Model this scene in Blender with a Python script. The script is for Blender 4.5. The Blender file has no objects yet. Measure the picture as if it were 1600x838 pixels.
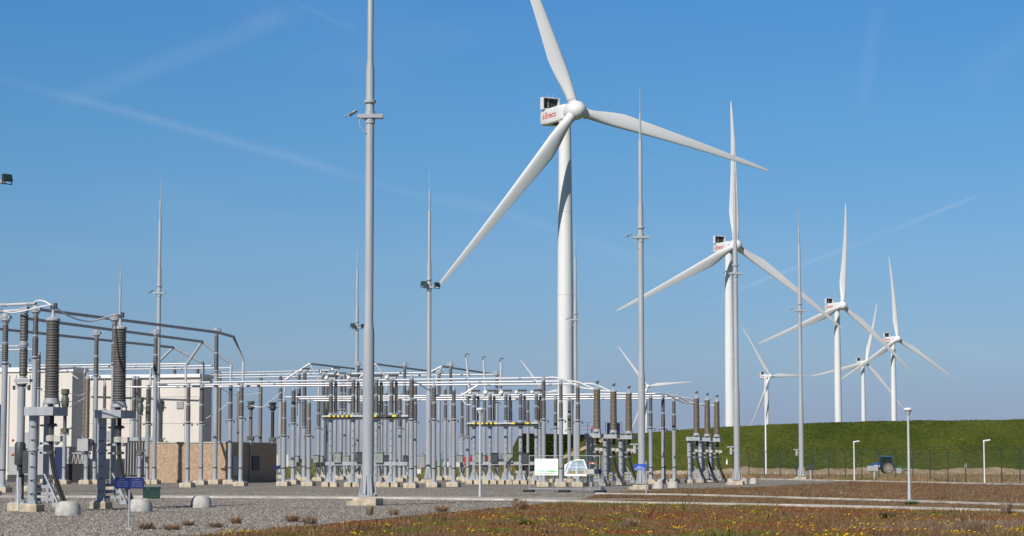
import bpy, math, random
import numpy as np
from mathutils import Vector, Matrix

C = bpy.context.scene.collection
scene = bpy.context.scene
R = math.radians
# ------------------------------------------------------------------ camera, sky, sun, exposure
F = 3440.0
TH = math.atan(301 / F)
CS, SN = math.cos(TH), math.sin(TH)
CAMZ = 1.75
cam = bpy.data.cameras.new('camera')
cam.sensor_width = 36.0
cam.lens = 36.0 * F / 1600
cam.clip_start = 0.5
cam.clip_end = 30000
camo = bpy.data.objects.new('camera', cam)
C.objects.link(camo)
camo.location = (0, 0, CAMZ)
camo.rotation_euler = (R(90) + TH, 0, 0)
scene.camera = camo

SUN_AZ, SUN_EL = R(211), R(39)      # clockwise from +Y
scene.view_settings.view_transform = 'Standard'
scene.view_settings.look = 'None'
scene.view_settings.exposure = 0.0
scene.view_settings.gamma = 1.0
sun = bpy.data.lights.new('sun', 'SUN')
sun.energy = 4.6
sun.angle = R(0.5)
sun.color = (1.0, 0.95, 0.87)
suno = bpy.data.objects.new('sun', sun)
C.objects.link(suno)
sd = Vector((math.sin(SUN_AZ) * math.cos(SUN_EL), math.cos(SUN_AZ) * math.cos(SUN_EL), math.sin(SUN_EL)))
suno.rotation_euler = sd.to_track_quat('Z', 'Y').to_euler()


def ray(px, py):
    x = (px - 800) / F
    v = (419 - py) / F
    return Vector((x, CS - v * SN, SN + v * CS))


def at_D(px, py, D):
    r = ray(px, py)
    return Vector((0, 0, CAMZ)) + r * (D / r.y)


def at_z(px, py, z):
    r = ray(px, py)
    return Vector((0, 0, CAMZ)) + r * ((z - CAMZ) / r.z)


def gnd(px, py):
    return at_z(px, py, 0)


# ---- world: Nishita sky with thin contrails far outside the scene
world = bpy.data.worlds.new('World')
scene.world = world
world.use_nodes = True
wn, wl = world.node_tree.nodes, world.node_tree.links
wn.clear()
wo = wn.new('ShaderNodeOutputWorld')
bg = wn.new('ShaderNodeBackground')
bg.inputs['Strength'].default_value = 0.085
sky = wn.new('ShaderNodeTexSky')
sky.sky_type = 'NISHITA'
sky.sun_disc = False
sky.sun_elevation = SUN_EL
sky.sun_rotation = SUN_AZ
sky.air_density = 1.0
sky.dust_density = 0.0
sky.ozone_density = 4.0
sky.altitude = 0
hs = wn.new('ShaderNodeHueSaturation')
hs.inputs['Saturation'].default_value = 1.12
hs.inputs['Value'].default_value = 1.0
wl.new(sky.outputs[0], hs.inputs['Color'])
tcw = wn.new('ShaderNodeTexCoord')
DIRV = tcw.outputs['Generated']


def wmath(op, a, b=None, c=None):
    n = wn.new('ShaderNodeMath')
    n.operation = op
    for i, q in enumerate((a, b, c)):
        if q is None:
            continue
        if isinstance(q, (int, float)):
            n.inputs[i].default_value = q
        else:
            wl.new(q, n.inputs[i])
    return n.outputs[0]


def wdot(vec):
    n = wn.new('ShaderNodeVectorMath')
    n.operation = 'DOT_PRODUCT'
    wl.new(DIRV, n.inputs[0])
    n.inputs[1].default_value = vec
    return n.outputs['Value']


def smooth(x, a, b, to0=0.0, to1=1.0):
    n = wn.new('ShaderNodeMapRange')
    n.interpolation_type = 'SMOOTHSTEP'
    wl.new(x, n.inputs['Value'])
    n.inputs['From Min'].default_value = a
    n.inputs['From Max'].default_value = b
    n.inputs['To Min'].default_value = to0
    n.inputs['To Max'].default_value = to1
    return n.outputs['Result']


# darker, bluer upper air; the low sky stays grey-blue
zc = wdot((0, 0, 1))
tint = wn.new('ShaderNodeValToRGB')
tint.color_ramp.interpolation = 'LINEAR'
els = tint.color_ramp.elements
TINTS = [(0.0, (0.36, 0.436, 0.78)), (0.0202, (0.372, 0.449, 0.804)), (0.0463, (0.492, 0.577, 0.812)), (0.0927, (0.573, 0.718, 0.911)), (0.1503, (0.546, 0.822, 1.005)), (0.2058, (0.517, 0.875, 1.105)), (0.3, (0.374, 0.595, 0.751)), (0.5, (0.174, 0.276, 0.348))]
els.remove(els[1])
for i, (z_, c_) in enumerate(TINTS):
    e_ = els[0] if i == 0 else els.new(z_)
    e_.position = z_
    e_.color = tuple(c_) + (1,)
mrz = wn.new('ShaderNodeMapRange')
wl.new(zc, mrz.inputs['Value'])
mrz.inputs['From Min'].default_value = 0.0
mrz.inputs['From Max'].default_value = 1.0
wl.new(mrz.outputs[0], tint.inputs['Fac'])
mulc = wn.new('ShaderNodeMix')
mulc.data_type = 'RGBA'
mulc.blend_type = 'MULTIPLY'
mulc.inputs['Factor'].default_value = 1.0
wl.new(hs.outputs[0], mulc.inputs['A'])
wl.new(tint.outputs[0], mulc.inputs['B'])
skycol = mulc.outputs['Result']

nzw = wn.new('ShaderNodeTexNoise')
nzw.inputs['Scale'].default_value = 22
nzw.inputs['Detail'].default_value = 6
wl.new(DIRV, nzw.inputs['Vector'])
nz2 = wn.new('ShaderNodeTexNoise')
nz2.inputs['Scale'].default_value = 6
nz2.inputs['Detail'].default_value = 3
mpw = wn.new('ShaderNodeMapping')
mpw.inputs['Scale'].default_value = (1, 1, 4)
wl.new(DIRV, mpw.inputs['Vector'])
wl.new(mpw.outputs[0], nz2.inputs['Vector'])


def contrail(p, q, width, amount, rough=0.35, wob=1.0):
    a = ray(*p).normalized()
    b = ray(*q).normalized()
    n = a.cross(b).normalized()
    m = (b - a).normalized()
    ta, tb = a.dot(m), b.dot(m)
    L = tb - ta
    w = width / F
    off = wmath('MULTIPLY', wmath('SUBTRACT', nzw.outputs['Fac'], 0.5), w * wob)
    d = wmath('ABSOLUTE', wmath('ADD', wdot(n), off))
    prof = smooth(d, 0.0, w, 1.0, 0.0)
    t = wdot(m)
    ends = wmath('MULTIPLY', smooth(t, ta, ta + L * 0.25), smooth(t, tb - L * 0.12, tb, 1.0, 0.0))
    tex = smooth(nzw.outputs['Fac'], 0.5 - rough, 0.5 + rough * 0.6)
    return wmath('MULTIPLY', wmath('MULTIPLY', prof, ends), wmath('MULTIPLY', tex, amount))


cl = None
for args in (((-80, 100), (780, 338), 12, 0.17), ((60, 172), (470, 20), 26, 0.12), ((640, 285), (1110, 440), 12, 0.10),
             ((1060, 490), (1552, 297), 5.5, 0.30, 0.5, 0.8), ((1345, 200), (1375, -20), 22, 0.08), ((450, 0), (560, 50), 8, 0.07),
             ((1020, 480), (1040, 440), 5, 0.1), ((1500, 150), (1650, 20), 40, 0.07), ((1440, 520), (1640, 580), 22, 0.07)):
    o_ = contrail(*args)
    cl = o_ if cl is None else wmath('ADD', cl, o_)
veil = wmath('MULTIPLY', smooth(nz2.outputs['Fac'], 0.5, 0.8), wmath('MULTIPLY', smooth(zc, 0.0, 0.05), 0.10))
cl = wmath('MULTIPLY', wmath('ADD', cl, veil), 0.58)
mixc = wn.new('ShaderNodeMix')
mixc.data_type = 'RGBA'
wl.new(cl, mixc.inputs['Factor'])
wl.new(skycol, mixc.inputs['A'])
mixc.inputs['B'].default_value = (7.2, 8.2, 9.4, 1)
wl.new(mixc.outputs['Result'], bg.inputs['Color'])
wl.new(bg.outputs[0], wo.inputs['Surface'])

# ------------------------------------------------------------------ materials
MATS = {}


def mat(name, col, rough=0.5, var=0.12, scale=4.0, metal=0.0, bump=0.0, bscale=20.0, spec=0.5, streak=False, detail=4):
    if name in MATS:
        return MATS[name]
    m = bpy.data.materials.new(name)
    m.use_nodes = True
    nt = m.node_tree
    b = nt.nodes['Principled BSDF']
    b.inputs['Roughness'].default_value = rough
    b.inputs['Metallic'].default_value = metal
    b.inputs['Specular IOR Level'].default_value = spec
    tc = nt.nodes.new('ShaderNodeTexCoord')
    mp = nt.nodes.new('ShaderNodeMapping')
    mp.inputs['Scale'].default_value = (1, 1, 0.12) if streak else (1, 1, 1)
    nt.links.new(tc.outputs['Object'], mp.inputs['Vector'])
    n = nt.nodes.new('ShaderNodeTexNoise')
    n.inputs['Scale'].default_value = scale
    n.inputs['Detail'].default_value = detail
    nt.links.new(mp.outputs[0], n.inputs['Vector'])
    r = nt.nodes.new('ShaderNodeValToRGB')
    r.color_ramp.elements[0].position = 0.3
    r.color_ramp.elements[1].position = 0.7
    r.color_ramp.elements[0].color = tuple(max(0, c * (1 - var)) for c in col) + (1,)
    r.color_ramp.elements[1].color = tuple(min(1, c * (1 + var)) for c in col) + (1,)
    nt.links.new(n.outputs['Fac'], r.inputs['Fac'])
    nt.links.new(r.outputs[0], b.inputs['Base Color'])
    if bump:
        n2 = nt.nodes.new('ShaderNodeTexNoise')
        n2.inputs['Scale'].default_value = bscale
        n2.inputs['Detail'].default_value = 5
        nt.links.new(tc.outputs['Object'], n2.inputs['Vector'])
        bp = nt.nodes.new('ShaderNodeBump')
        bp.inputs['Strength'].default_value = bump
        bp.inputs['Distance'].default_value = 0.05
        nt.links.new(n2.outputs['Fac'], bp.inputs['Height'])
        nt.links.new(bp.outputs[0], b.inputs['Normal'])
    MATS[name] = m
    return m


STEEL = mat('galvanised_steel', (0.355, 0.378, 0.41), 0.5, 0.16, 3, 0.0, streak=True)
MASTST = mat('mast_steel', (0.385, 0.408, 0.435), 0.45, 0.10, 2.5, 0.0, streak=True)
ALU = mat('aluminium', (0.60, 0.61, 0.63), 0.38, 0.06, 4, 0.15)
DARKALU = mat('weathered_aluminium', (0.36, 0.385, 0.42), 0.5, 0.10, 3, 0.1)
PORC = mat('grey_porcelain', (0.105, 0.100, 0.096), 0.5, 0.16, 5)
BROWN = mat('brown_porcelain', (0.165, 0.135, 0.102), 0.42, 0.14, 5)
BLACK = mat('black_rubber', (0.018, 0.018, 0.02), 0.55, 0.2, 6)
DARK = mat('dark_fitting', (0.055, 0.057, 0.06), 0.5, 0.2, 6)
CONC = mat('plinth_concrete', (0.50, 0.43, 0.32), 0.9, 0.28, 4, bump=0.3)
GCONC = mat('grey_concrete', (0.46, 0.45, 0.42), 0.9, 0.24, 4, bump=0.3)
KERB = mat('kerb_concrete', (0.47, 0.445, 0.405), 0.9, 0.34, 1.1, bump=0.3)
WHITE = mat('white_paint', (0.80, 0.80, 0.80), 0.4, 0.03, 1.5)
TWHITE = mat('turbine_paint', (0.735, 0.74, 0.745), 0.4, 0.05, 0.35, streak=True)
CABG = mat('cabinet_green', (0.25, 0.285, 0.25), 0.5, 0.08, 5)
CABD = mat('cabinet_dark', (0.05, 0.055, 0.06), 0.5, 0.15, 5)
HEADG = mat('transformer_head_green', (0.10, 0.115, 0.095), 0.5, 0.15, 5)
BLUE = mat('sign_blue', (0.012, 0.02, 0.12), 0.4, 0.08, 4)
LBLUE = mat('sign_bright_blue', (0.03, 0.11, 0.52), 0.4, 0.06, 4)
PANEL = mat('cream_panel', (0.68, 0.635, 0.575), 0.75, 0.07, 0.6, streak=True)
PANELG = mat('grey_panel', (0.40, 0.40, 0.41), 0.75, 0.07, 0.8)
GREENBOX = mat('dark_green_paint', (0.012, 0.05, 0.038), 0.4, 0.15, 4)
YELLOW = mat('hazard_yellow', (0.85, 0.66, 0.02), 0.5, 0.06, 5)
RED = mat('lettering_red', (0.62, 0.035, 0.02), 0.45, 0.05, 3)
ORANGE = mat('flame_orange', (0.85, 0.20, 0.02), 0.45, 0.05, 3)
NAVY = mat('navy_paint', (0.02, 0.03, 0.09), 0.4, 0.15, 4)
TBLUE = mat('tractor_blue', (0.02, 0.12, 0.48), 0.35, 0.1, 4)
TYRE = mat('tyre_dusty', (0.16, 0.145, 0.12), 0.85, 0.25, 5)
RIM = mat('rim_cream', (0.72, 0.68, 0.58), 0.5, 0.08, 5)
GLASS = mat('cab_glass', (0.03, 0.06, 0.06), 0.08, 0.1, 4, spec=0.8)
SKIN = mat('skin', (0.52, 0.30, 0.22), 0.6, 0.05, 5)
FENCE = mat('fence_green', (0.035, 0.045, 0.042), 0.6, 0.2, 3)


def voronoi_mat(name, cols, scale, rough=0.95, bump=0.6, dist=0.02, patch=None, pscale=0.15):
    m = bpy.data.materials.new(name)
    m.use_nodes = True
    nt = m.node_tree
    b = nt.nodes['Principled BSDF']
    b.inputs['Roughness'].default_value = rough
    b.inputs['Specular IOR Level'].default_value = 0.2
    tc = nt.nodes.new('ShaderNodeTexCoord')
    v = nt.nodes.new('ShaderNodeTexVoronoi')
    v.inputs['Scale'].default_value = scale
    nt.links.new(tc.outputs['Object'], v.inputs['Vector'])
    sp = nt.nodes.new('ShaderNodeSeparateColor')
    nt.links.new(v.outputs['Color'], sp.inputs[0])
    r = nt.nodes.new('ShaderNodeValToRGB')
    r.color_ramp.interpolation = 'CONSTANT' if len(cols) > 3 else 'LINEAR'
    els = r.color_ramp.elements
    for i, c in enumerate(cols):
        p = i / len(cols)
        e = els[i] if i < 2 else els.new(p)
        e.position = p
        e.color = tuple(c) + (1,)
    nt.links.new(sp.outputs[0], r.inputs['Fac'])
    out = r.outputs[0]
    if patch:
        n = nt.nodes.new('ShaderNodeTexNoise')
        n.inputs['Scale'].default_value = pscale
        n.inputs['Detail'].default_value = 6
        nt.links.new(tc.outputs['Object'], n.inputs['Vector'])
        mr = nt.nodes.new('ShaderNodeMapRange')
        mr.inputs['From Min'].default_value = 0.46
        mr.inputs['From Max'].default_value = 0.66
        nt.links.new(n.outputs['Fac'], mr.inputs['Value'])
        mx = nt.nodes.new('ShaderNodeMix')
        mx.data_type = 'RGBA'
        mx.blend_type = 'MULTIPLY'
        nt.links.new(mr.outputs[0], mx.inputs['Factor'])
        nt.links.new(out, mx.inputs['A'])
        mx.inputs['B'].default_value = tuple(patch) + (1,)
        out = mx.outputs['Result']
    nt.links.new(out, b.inputs['Base Color'])
    bp = nt.nodes.new('ShaderNodeBump')
    bp.inputs['Strength'].default_value = bump
    bp.inputs['Distance'].default_value = dist
    nt.links.new(v.outputs['Distance'], bp.inputs['Height'])
    bp.invert = True
    nt.links.new(bp.outputs[0], b.inputs['Normal'])
    return m


GRAVEL = voronoi_mat('gravel', [(0.10, 0.088, 0.078), (0.26, 0.232, 0.205), (0.36, 0.325, 0.292), (0.18, 0.16, 0.14), (0.29, 0.262, 0.232), (0.48, 0.44, 0.40)],
                     13, patch=(0.76, 0.75, 0.74), pscale=0.30, bump=0.8, dist=0.04)
PEBBLE = voronoi_mat('exposed_aggregate', [(0.34, 0.235, 0.155), (0.42, 0.295, 0.20), (0.48, 0.355, 0.25), (0.38, 0.265, 0.18), (0.44, 0.315, 0.22), (0.54, 0.42, 0.31)],
                     16, bump=0.5, dist=0.02)


def ground_mat(name, stops, scale, fine=14.0, bump=0.8, stretch=(1, 1, 1), bdist=0.15):
    m = bpy.data.materials.new(name)
    m.use_nodes = True
    nt = m.node_tree
    b = nt.nodes['Principled BSDF']
    b.inputs['Roughness'].default_value = 1.0
    b.inputs['Specular IOR Level'].default_value = 0.1
    tc = nt.nodes.new('ShaderNodeTexCoord')
    mp = nt.nodes.new('ShaderNodeMapping')
    mp.inputs['Scale'].default_value = stretch
    nt.links.new(tc.outputs['Object'], mp.inputs['Vector'])
    a = nt.nodes.new('ShaderNodeTexNoise')
    a.inputs['Scale'].default_value = scale
    a.inputs['Detail'].default_value = 8
    a.inputs['Roughness'].default_value = 0.65
    f = nt.nodes.new('ShaderNodeTexNoise')
    f.inputs['Scale'].default_value = fine
    f.inputs['Detail'].default_value = 4
    nt.links.new(mp.outputs[0], a.inputs['Vector'])
    nt.links.new(mp.outputs[0], f.inputs['Vector'])
    mx = nt.nodes.new('ShaderNodeMix')
    mx.inputs['Factor'].default_value = 0.35
    nt.links.new(a.outputs['Fac'], mx.inputs['A'])
    nt.links.new(f.outputs['Fac'], mx.inputs['B'])
    r = nt.nodes.new('ShaderNodeValToRGB')
    els = r.color_ramp.elements
    for i, (p, c) in enumerate(stops):
        e = els[i] if i < 2 else els.new(p)
        e.position = p
        e.color = tuple(c) + (1,)
    nt.links.new(mx.outputs['Result'], r.inputs['Fac'])
    nt.links.new(r.outputs[0], b.inputs['Base Color'])
    bp = nt.nodes.new('ShaderNodeBump')
    bp.inputs['Strength'].default_value = bump
    bp.inputs['Distance'].default_value = bdist
    nt.links.new(mx.outputs['Result'], bp.inputs['Height'])
    nt.links.new(bp.outputs[0], b.inputs['Normal'])
    return m


HEATH = ground_mat('heath_soil', [(0.30, (0.07, 0.038, 0.022)), (0.45, (0.12, 0.068, 0.036)), (0.58, (0.15, 0.10, 0.055)), (0.70, (0.11, 0.10, 0.04))], 0.5)
GRASSG = ground_mat('far_ground', [(0.30, (0.09, 0.10, 0.035)), (0.45, (0.14, 0.14, 0.05)), (0.56, (0.20, 0.17, 0.08)), (0.70, (0.26, 0.21, 0.12))], 0.12, 2.0)
DIKE = ground_mat('dike_grass', [(0.36, (0.034, 0.050, 0.008)), (0.45, (0.060, 0.080, 0.013)), (0.53, (0.084, 0.102, 0.019)), (0.62, (0.125, 0.128, 0.030)), (0.76, (0.17, 0.155, 0.05))], 0.075, 2.6, 0.6, (1, 0.5, 1), 0.25)
WALLG = ground_mat('turf_wall_grass', [(0.35, (0.07, 0.085, 0.016)), (0.50, (0.11, 0.125, 0.026)), (0.65, (0.16, 0.165, 0.045))], 0.6, 3.0, 0.8, (0.4, 0.4, 3.5), 0.4)
TAN = ground_mat('dry_verge', [(0.30, (0.20, 0.15, 0.09)), (0.48, (0.32, 0.25, 0.16)), (0.60, (0.40, 0.32, 0.22)), (0.74, (0.22, 0.19, 0.09))], 0.4, 3.0)
SAND = ground_mat('sand', [(0.30, (0.36, 0.27, 0.16)), (0.5, (0.46, 0.35, 0.22)), (0.7, (0.5, 0.41, 0.28))], 0.5, 5.0)
PATHM = ground_mat('path_concrete', [(0.30, (0.30, 0.28, 0.25)), (0.5, (0.40, 0.38, 0.34)), (0.7, (0.46, 0.44, 0.40))], 0.6, 6.0, 0.3, bdist=0.03)


# ------------------------------------------------------------------ mesh helpers
class MB:
    def __init__(s):
        s.v, s.f, s.m = [], [], []

    def add(s, vs, fs, m=0):
        o = len(s.v)
        s.v += [tuple(q) for q in vs]
        s.f += [tuple(i + o for i in q) for q in fs]
        s.m += [m] * len(fs)
        return s

    def box(s, c, d, rz=0.0, m=0, bev=0.0):
        x, y, z = d[0] / 2, d[1] / 2, d[2] / 2
        ca, sa = math.cos(rz), math.sin(rz)
        lays = [(-z, 0.0), (z, 0.0)] if not bev else [(-z, 0.0), (z - bev, 0.0), (z, bev)]
        vs = []
        for zz, ins in lays:
            for sx, sy in ((-1, -1), (1, -1), (1, 1), (-1, 1)):
                a, b = sx * (x - ins), sy * (y - ins)
                vs.append((c[0] + a * ca - b * sa, c[1] + a * sa + b * ca, c[2] + zz))
        fs = [(3, 2, 1, 0)]
        for k in range(len(lays) - 1):
            for i in range(4):
                j = (i + 1) % 4
                fs.append((4 * k + i, 4 * k + j, 4 * k + 4 + j, 4 * k + 4 + i))
        k = 4 * (len(lays) - 1)
        fs.append((k, k + 1, k + 2, k + 3))
        return s.add(vs, fs, m)

    def lathe(s, c, prof, n=12, m=0, cap=True):
        vs, fs = [], []
        for r, z in prof:
            for i in range(n):
                a = 2 * math.pi * i / n
                vs.append((c[0] + r * math.cos(a), c[1] + r * math.sin(a), c[2] + z))
        for k in range(len(prof) - 1):
            for i in range(n):
                j = (i + 1) % n
                fs.append((k * n + i, k * n + j, k * n + n + j, k * n + n + i))
        if cap:
            fs.append(tuple(range(n - 1, -1, -1)))
            k = (len(prof) - 1) * n
            fs.append(tuple(range(k, k + n)))
        return s.add(vs, fs, m)

    def tube(s, pts, r, n=8, m=0):
        pts = [Vector(p) for p in pts]
        rs = r if isinstance(r, (list, tuple)) else [r] * len(pts)
        vs, fs = [], []
        ref = None
        for i, p in enumerate(pts):
            t = (pts[min(i + 1, len(pts) - 1)] - pts[max(i - 1, 0)]).normalized()
            if ref is None:
                ref = Vector((0, 0, 1)) if abs(t.z) < 0.9 else Vector((1, 0, 0))
            u = (ref - t * ref.dot(t)).normalized()
            w = t.cross(u)
            ref = u
            for k in range(n):
                a = 2 * math.pi * k / n
                vs.append(p + (u * math.cos(a) + w * math.sin(a)) * rs[i])
        for i in range(len(pts) - 1):
            for k in range(n):
                j = (k + 1) % n
                fs.append((i * n + k, i * n + j, i * n + n + j, i * n + n + k))
        fs.append(tuple(range(n - 1, -1, -1)))
        e = (len(pts) - 1) * n
        fs.append(tuple(range(e, e + n)))
        return s.add(vs, fs, m)

    def bar(s, p, q, w, h, m=0):
        p, q = Vector(p), Vector(q)
        t = (q - p).normalized()
        up = Vector((0, 0, 1)) if abs(t.z) < 0.95 else Vector((0, 1, 0))
        a = t.cross(up).normalized() * (w / 2)
        b = a.cross(t).normalized() * (h / 2)
        vs = []
        for o in (p, q):
            vs += [o - a - b, o + a - b, o + a + b, o - a + b]
        return s.add(vs, [(3, 2, 1, 0), (4, 5, 6, 7), (0, 1, 5, 4), (1, 2, 6, 5), (2, 3, 7, 6), (3, 0, 4, 7)], m)

    def ball(s, c, r, n=10, m=0, sz=1.0):
        k = max(5, n // 2)
        prof = [(max(1e-3, r * math.sin(math.pi * i / k)), -r * sz * math.cos(math.pi * i / k)) for i in range(k + 1)]
        return s.lathe(c, prof, n, m, cap=True)

    def prism(s, pts, o, ax, ay, n, thick, m=0):
        """polygon pts (2D) in plane o + x*ax + y*ay, extruded by thick along n"""
        o, ax, ay, n = Vector(o), Vector(ax), Vector(ay), Vector(n)
        k = len(pts)
        vs = [o + ax * x + ay * y for x, y in pts] + [o + ax * x + ay * y + n * thick for x, y in pts]
        fs = [tuple(range(k - 1, -1, -1)), tuple(range(k, 2 * k))]
        for i in range(k):
            j = (i + 1) % k
            fs.append((i, j, k + j, k + i))
        return s.add(vs, fs, m)

    def build(s, name, mats, parent=None, smooth=True, ang=38, label=None):
        me = bpy.data.meshes.new(name)
        me.from_pydata(s.v, [], s.f)
        if not isinstance(mats, (list, tuple)):
            mats = [mats]
        for q in mats:
            me.materials.append(q)
        me.polygons.foreach_set('material_index', s.m)
        me.validate()
        if smooth:
            me.polygons.foreach_set('use_smooth', [True] * len(me.polygons))
            me.set_sharp_from_angle(angle=R(ang))
        o = bpy.data.objects.new(name, me)
        C.objects.link(o)
        if parent:
            o.parent = parent
        if label:
            o['label'] = label
        return o


def thing(name, label, cat, loc=(0, 0, 0), rz=0.0, group=None):
    o = bpy.data.objects.new(name, None)
    C.objects.link(o)
    o.location = loc
    o.rotation_euler = (0, 0, rz)
    o.empty_display_size = 0.3
    return tag(o, label, cat, group)


def tag(o, label, cat, group=None):
    o['label'] = label
    o['category'] = cat
    if group:
        o['group'] = group
    return o


def struct(o):
    o['kind'] = 'structure'
    return o


def stuff(o, label, cat):
    o['kind'] = 'stuff'
    o['label'] = label
    o['category'] = cat
    return o


def copy_tree(o, parent=None):
    c = o.copy()
    C.objects.link(c)
    c.parent = parent
    for ch in list(o.children):
        copy_tree(ch, c)
    return c


A = R(14.5)                      # the substation grid is turned clockwise
RZ = -A
U = Vector((math.cos(A), -math.sin(A), 0))
V = Vector((math.sin(A), math.cos(A), 0))


def pos(px, yb, pxy=650):
    """stand a thing on the ground: base line seen at yb, its axis seen at px (read at height pxy)"""
    D = gnd(px, yb).y
    p = at_D(px, pxy, D)
    return Vector((p.x, p.y, 0)), D


def zat(px, py, D):
    return at_D(px, py, D).z


def sheet(name, pts, z, m, skirt=0.0):
    mb = MB()
    k = len(pts)
    vs = [(p[0], p[1], z) for p in pts]
    area = sum(pts[i][0] * pts[(i + 1) % k][1] - pts[(i + 1) % k][0] * pts[i][1] for i in range(k))
    if area < 0:
        vs.reverse()
    fs = [tuple(range(k))]
    if skirt:
        vs += [(p[0], p[1], z - skirt) for p in vs]
        for i in range(k):
            j = (i + 1) % k
            fs.append((i, k + i, k + j, j))
    mb.add(vs, fs)
    return struct(mb.build(name, m, smooth=False))


# ------------------------------------------------------------------ the ground
sheet('ground', [(-9000, -200), (9000, -200), (9000, 14000), (-9000, 14000)], 0.0, GRASSG)
YB = [gnd(335, 838), gnd(600, 812), gnd(800, 793), gnd(862, 787)]
gravel_pts = [(-45, 30), (-9.8, 40)] + [(p.x, p.y) for p in YB] + [tuple(gnd(*q)[:2]) for q in
              ((905, 782), (940, 771), (1060, 765), (1180, 762), (1330, 753.5), (1195, 748.5), (1000, 748), (700, 747.5), (430, 747.5))] + [(-80, 230), (-80, 30)]
sheet('gravel_yard', gravel_pts, 0.008, GRAVEL)
heath_pts = [(-9.8, 40), (-8, 25), (30, 25), (46, 150)] + [tuple(gnd(*q)[:2]) for q in
             ((1640, 758), (1330, 753), (1180, 762), (1060, 765), (940, 771), (905, 782))] + [(p.x, p.y) for p in reversed(YB)]
sheet('weed_field', heath_pts, 0.012, HEATH)


def strip(name, pxs, w, z, m, base=-0.1):
    """a kerb or path strip along ground points, w metres wide towards the back"""
    P = [gnd(*q) for q in pxs]
    mb = MB()
    L, Rr = [], []
    for i, p in enumerate(P):
        t = (P[min(i + 1, len(P) - 1)] - P[max(i - 1, 0)]).normalized()
        n = Vector((-t.y, t.x, 0))
        L.append(p)
        Rr.append(p + n * w)
    vs = []
    for a, b in zip(L, Rr):
        vs += [(a.x, a.y, base), (a.x, a.y, z), (b.x, b.y, z), (b.x, b.y, base)]
    fs = []
    for i in range(len(P) - 1):
        for k in range(3):
            fs.append((4 * i + k, 4 * i + 4 + k, 4 * i + 5 + k, 4 * i + 1 + k))
    fs += [(3, 2, 1, 0), tuple(4 * (len(P) - 1) + k for k in range(4))]
    mb.add(vs, fs)
    return struct(mb.build(name, m, smooth=False))


strip('concrete_path', [(-120, 776.5), (0, 776.8), (300, 777.6), (600, 779.0), (800, 781.0), (900, 783.5)], 5.5, 0.02, PATHM)
strip('path_kerb', [(-120, 777.6), (0, 778.0), (300, 778.6), (600, 780.2), (800, 783.0), (950, 787.0), (1250, 792.5), (1450, 797.5), (1700, 805)], 0.55, 0.10, KERB)
strip('back_kerb', [(930, 772.8), (1060, 774.5), (1250, 780), (1420, 785), (1600, 791.5), (1720, 797)], 0.5, 0.09, KERB)
strip('fence_kerb', [(1185, 749.5), (1330, 752.3), (1460, 755.5), (1640, 759.5)], 0.6, 0.10, KERB)
strip('yard_kerb', [(300, 842), (335, 838.6), (600, 812.6), (800, 793.6), (862, 787.6)], 0.09, 0.05, GCONC)

# ------------------------------------------------------------------ the dike and the turf wall
TOE, CREST = 292.0, 314.0
CP = [(-50, 5.5), (16, 5.5), (27, 6.25), (41, 7.05), (50, 7.25), (73, 7.6), (140, 8.2)]


def crest_h(x):
    return float(np.interp(x, [c[0] for c in CP], [c[1] for c in CP]))


def dike_h(x, y):
    sh = max(0.0, 12.5 - x) * 1.5
    t = (y - TOE + sh) / (CREST - TOE)
    t = min(1, max(0, t))
    t = t * 0.82 + (t * t * (3 - 2 * t)) * 0.18
    e = min(1, max(0, (x - 3.2) / 8.5))
    back = min(1, max(0, (760 - y) / 60))
    h = crest_h(x) * t * e * back
    w = 0.05 * math.sin(x * 0.25 + y * 0.3) + 0.05 * math.sin(x * 0.9 - y * 0.9) + 0.03 * math.sin(x * 3.1 + y * 2.3)
    return h + w * min(1, h) - 0.05


mb = MB()
xs = np.concatenate([np.arange(3.2, 20, 0.5), np.arange(20, 150, 1.2)])
ys = np.concatenate([np.arange(TOE - 16, CREST + 6, 0.7), np.arange(CREST + 6, 340, 4), np.arange(340, 780, 25)])
vs = [(x, y, dike_h(x, y)) for y in ys for x in xs]
nx = len(xs)
fs = [(j * nx + i, j * nx + i + 1, j * nx + nx + i + 1, j * nx + nx + i) for j in range(len(ys) - 1) for i in range(nx - 1)]
mb.add(vs, fs)
dike = struct(mb.build('grassy_dike', DIKE, ang=80))

mb = MB()
a_, b_ = Vector((1.05, 300, 0)), Vector((11.8, 316, 0))
ht = 5.45
npts = 26
top = [(a_.x, a_.y), (b_.x, b_.y), (11.8, 620), (0.2, 620)]
for i in range(4):                                   # faces with slight turf ledges
    p, q = Vector(top[i] + (0,)), Vector(top[(i + 1) % 4] + (0,))
    t = (q - p).normalized()
    n = Vector((t.y, -t.x, 0))
    lay = 12
    m_ = 30
    vs, fs = [], []
    for k in range(lay * 2 + 1):
        z = ht * k / (lay * 2)
        inset = 0.035 if k % 2 == 0 else 0.0
        for j in range(m_ + 1):
            wob = 0.05 * math.sin(j * 2.1 + k * 1.3)
            e = 0 if j in (0, m_) else 1
            o = p.lerp(q, j / m_) - n * (inset + wob) * e
            vs.append((o.x, o.y, z))
    for k in range(lay * 2):
        for j in range(m_):
            s0 = k * (m_ + 1) + j
            fs.append((s0, s0 + 1, s0 + m_ + 2, s0 + m_ + 1))
    mb.add(vs, fs)
mb.add([(x, y, ht) for x, y in top], [(0, 1, 2, 3)])
w_ = mb.build('turf_wall', WALLG, smooth=False)
tag(w_, 'steep dark green turf faced retaining wall at the end of the grassy dike', 'retaining wall')


def on_dike(px, py):
    r = ray(px, py)
    t0 = 274 / r.y
    while t0 * r.y < 330:
        p = Vector((0, 0, CAMZ)) + r * t0
        if p.z <= dike_h(p.x, p.y):
            return p
        t0 += 0.05
    return None


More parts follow.
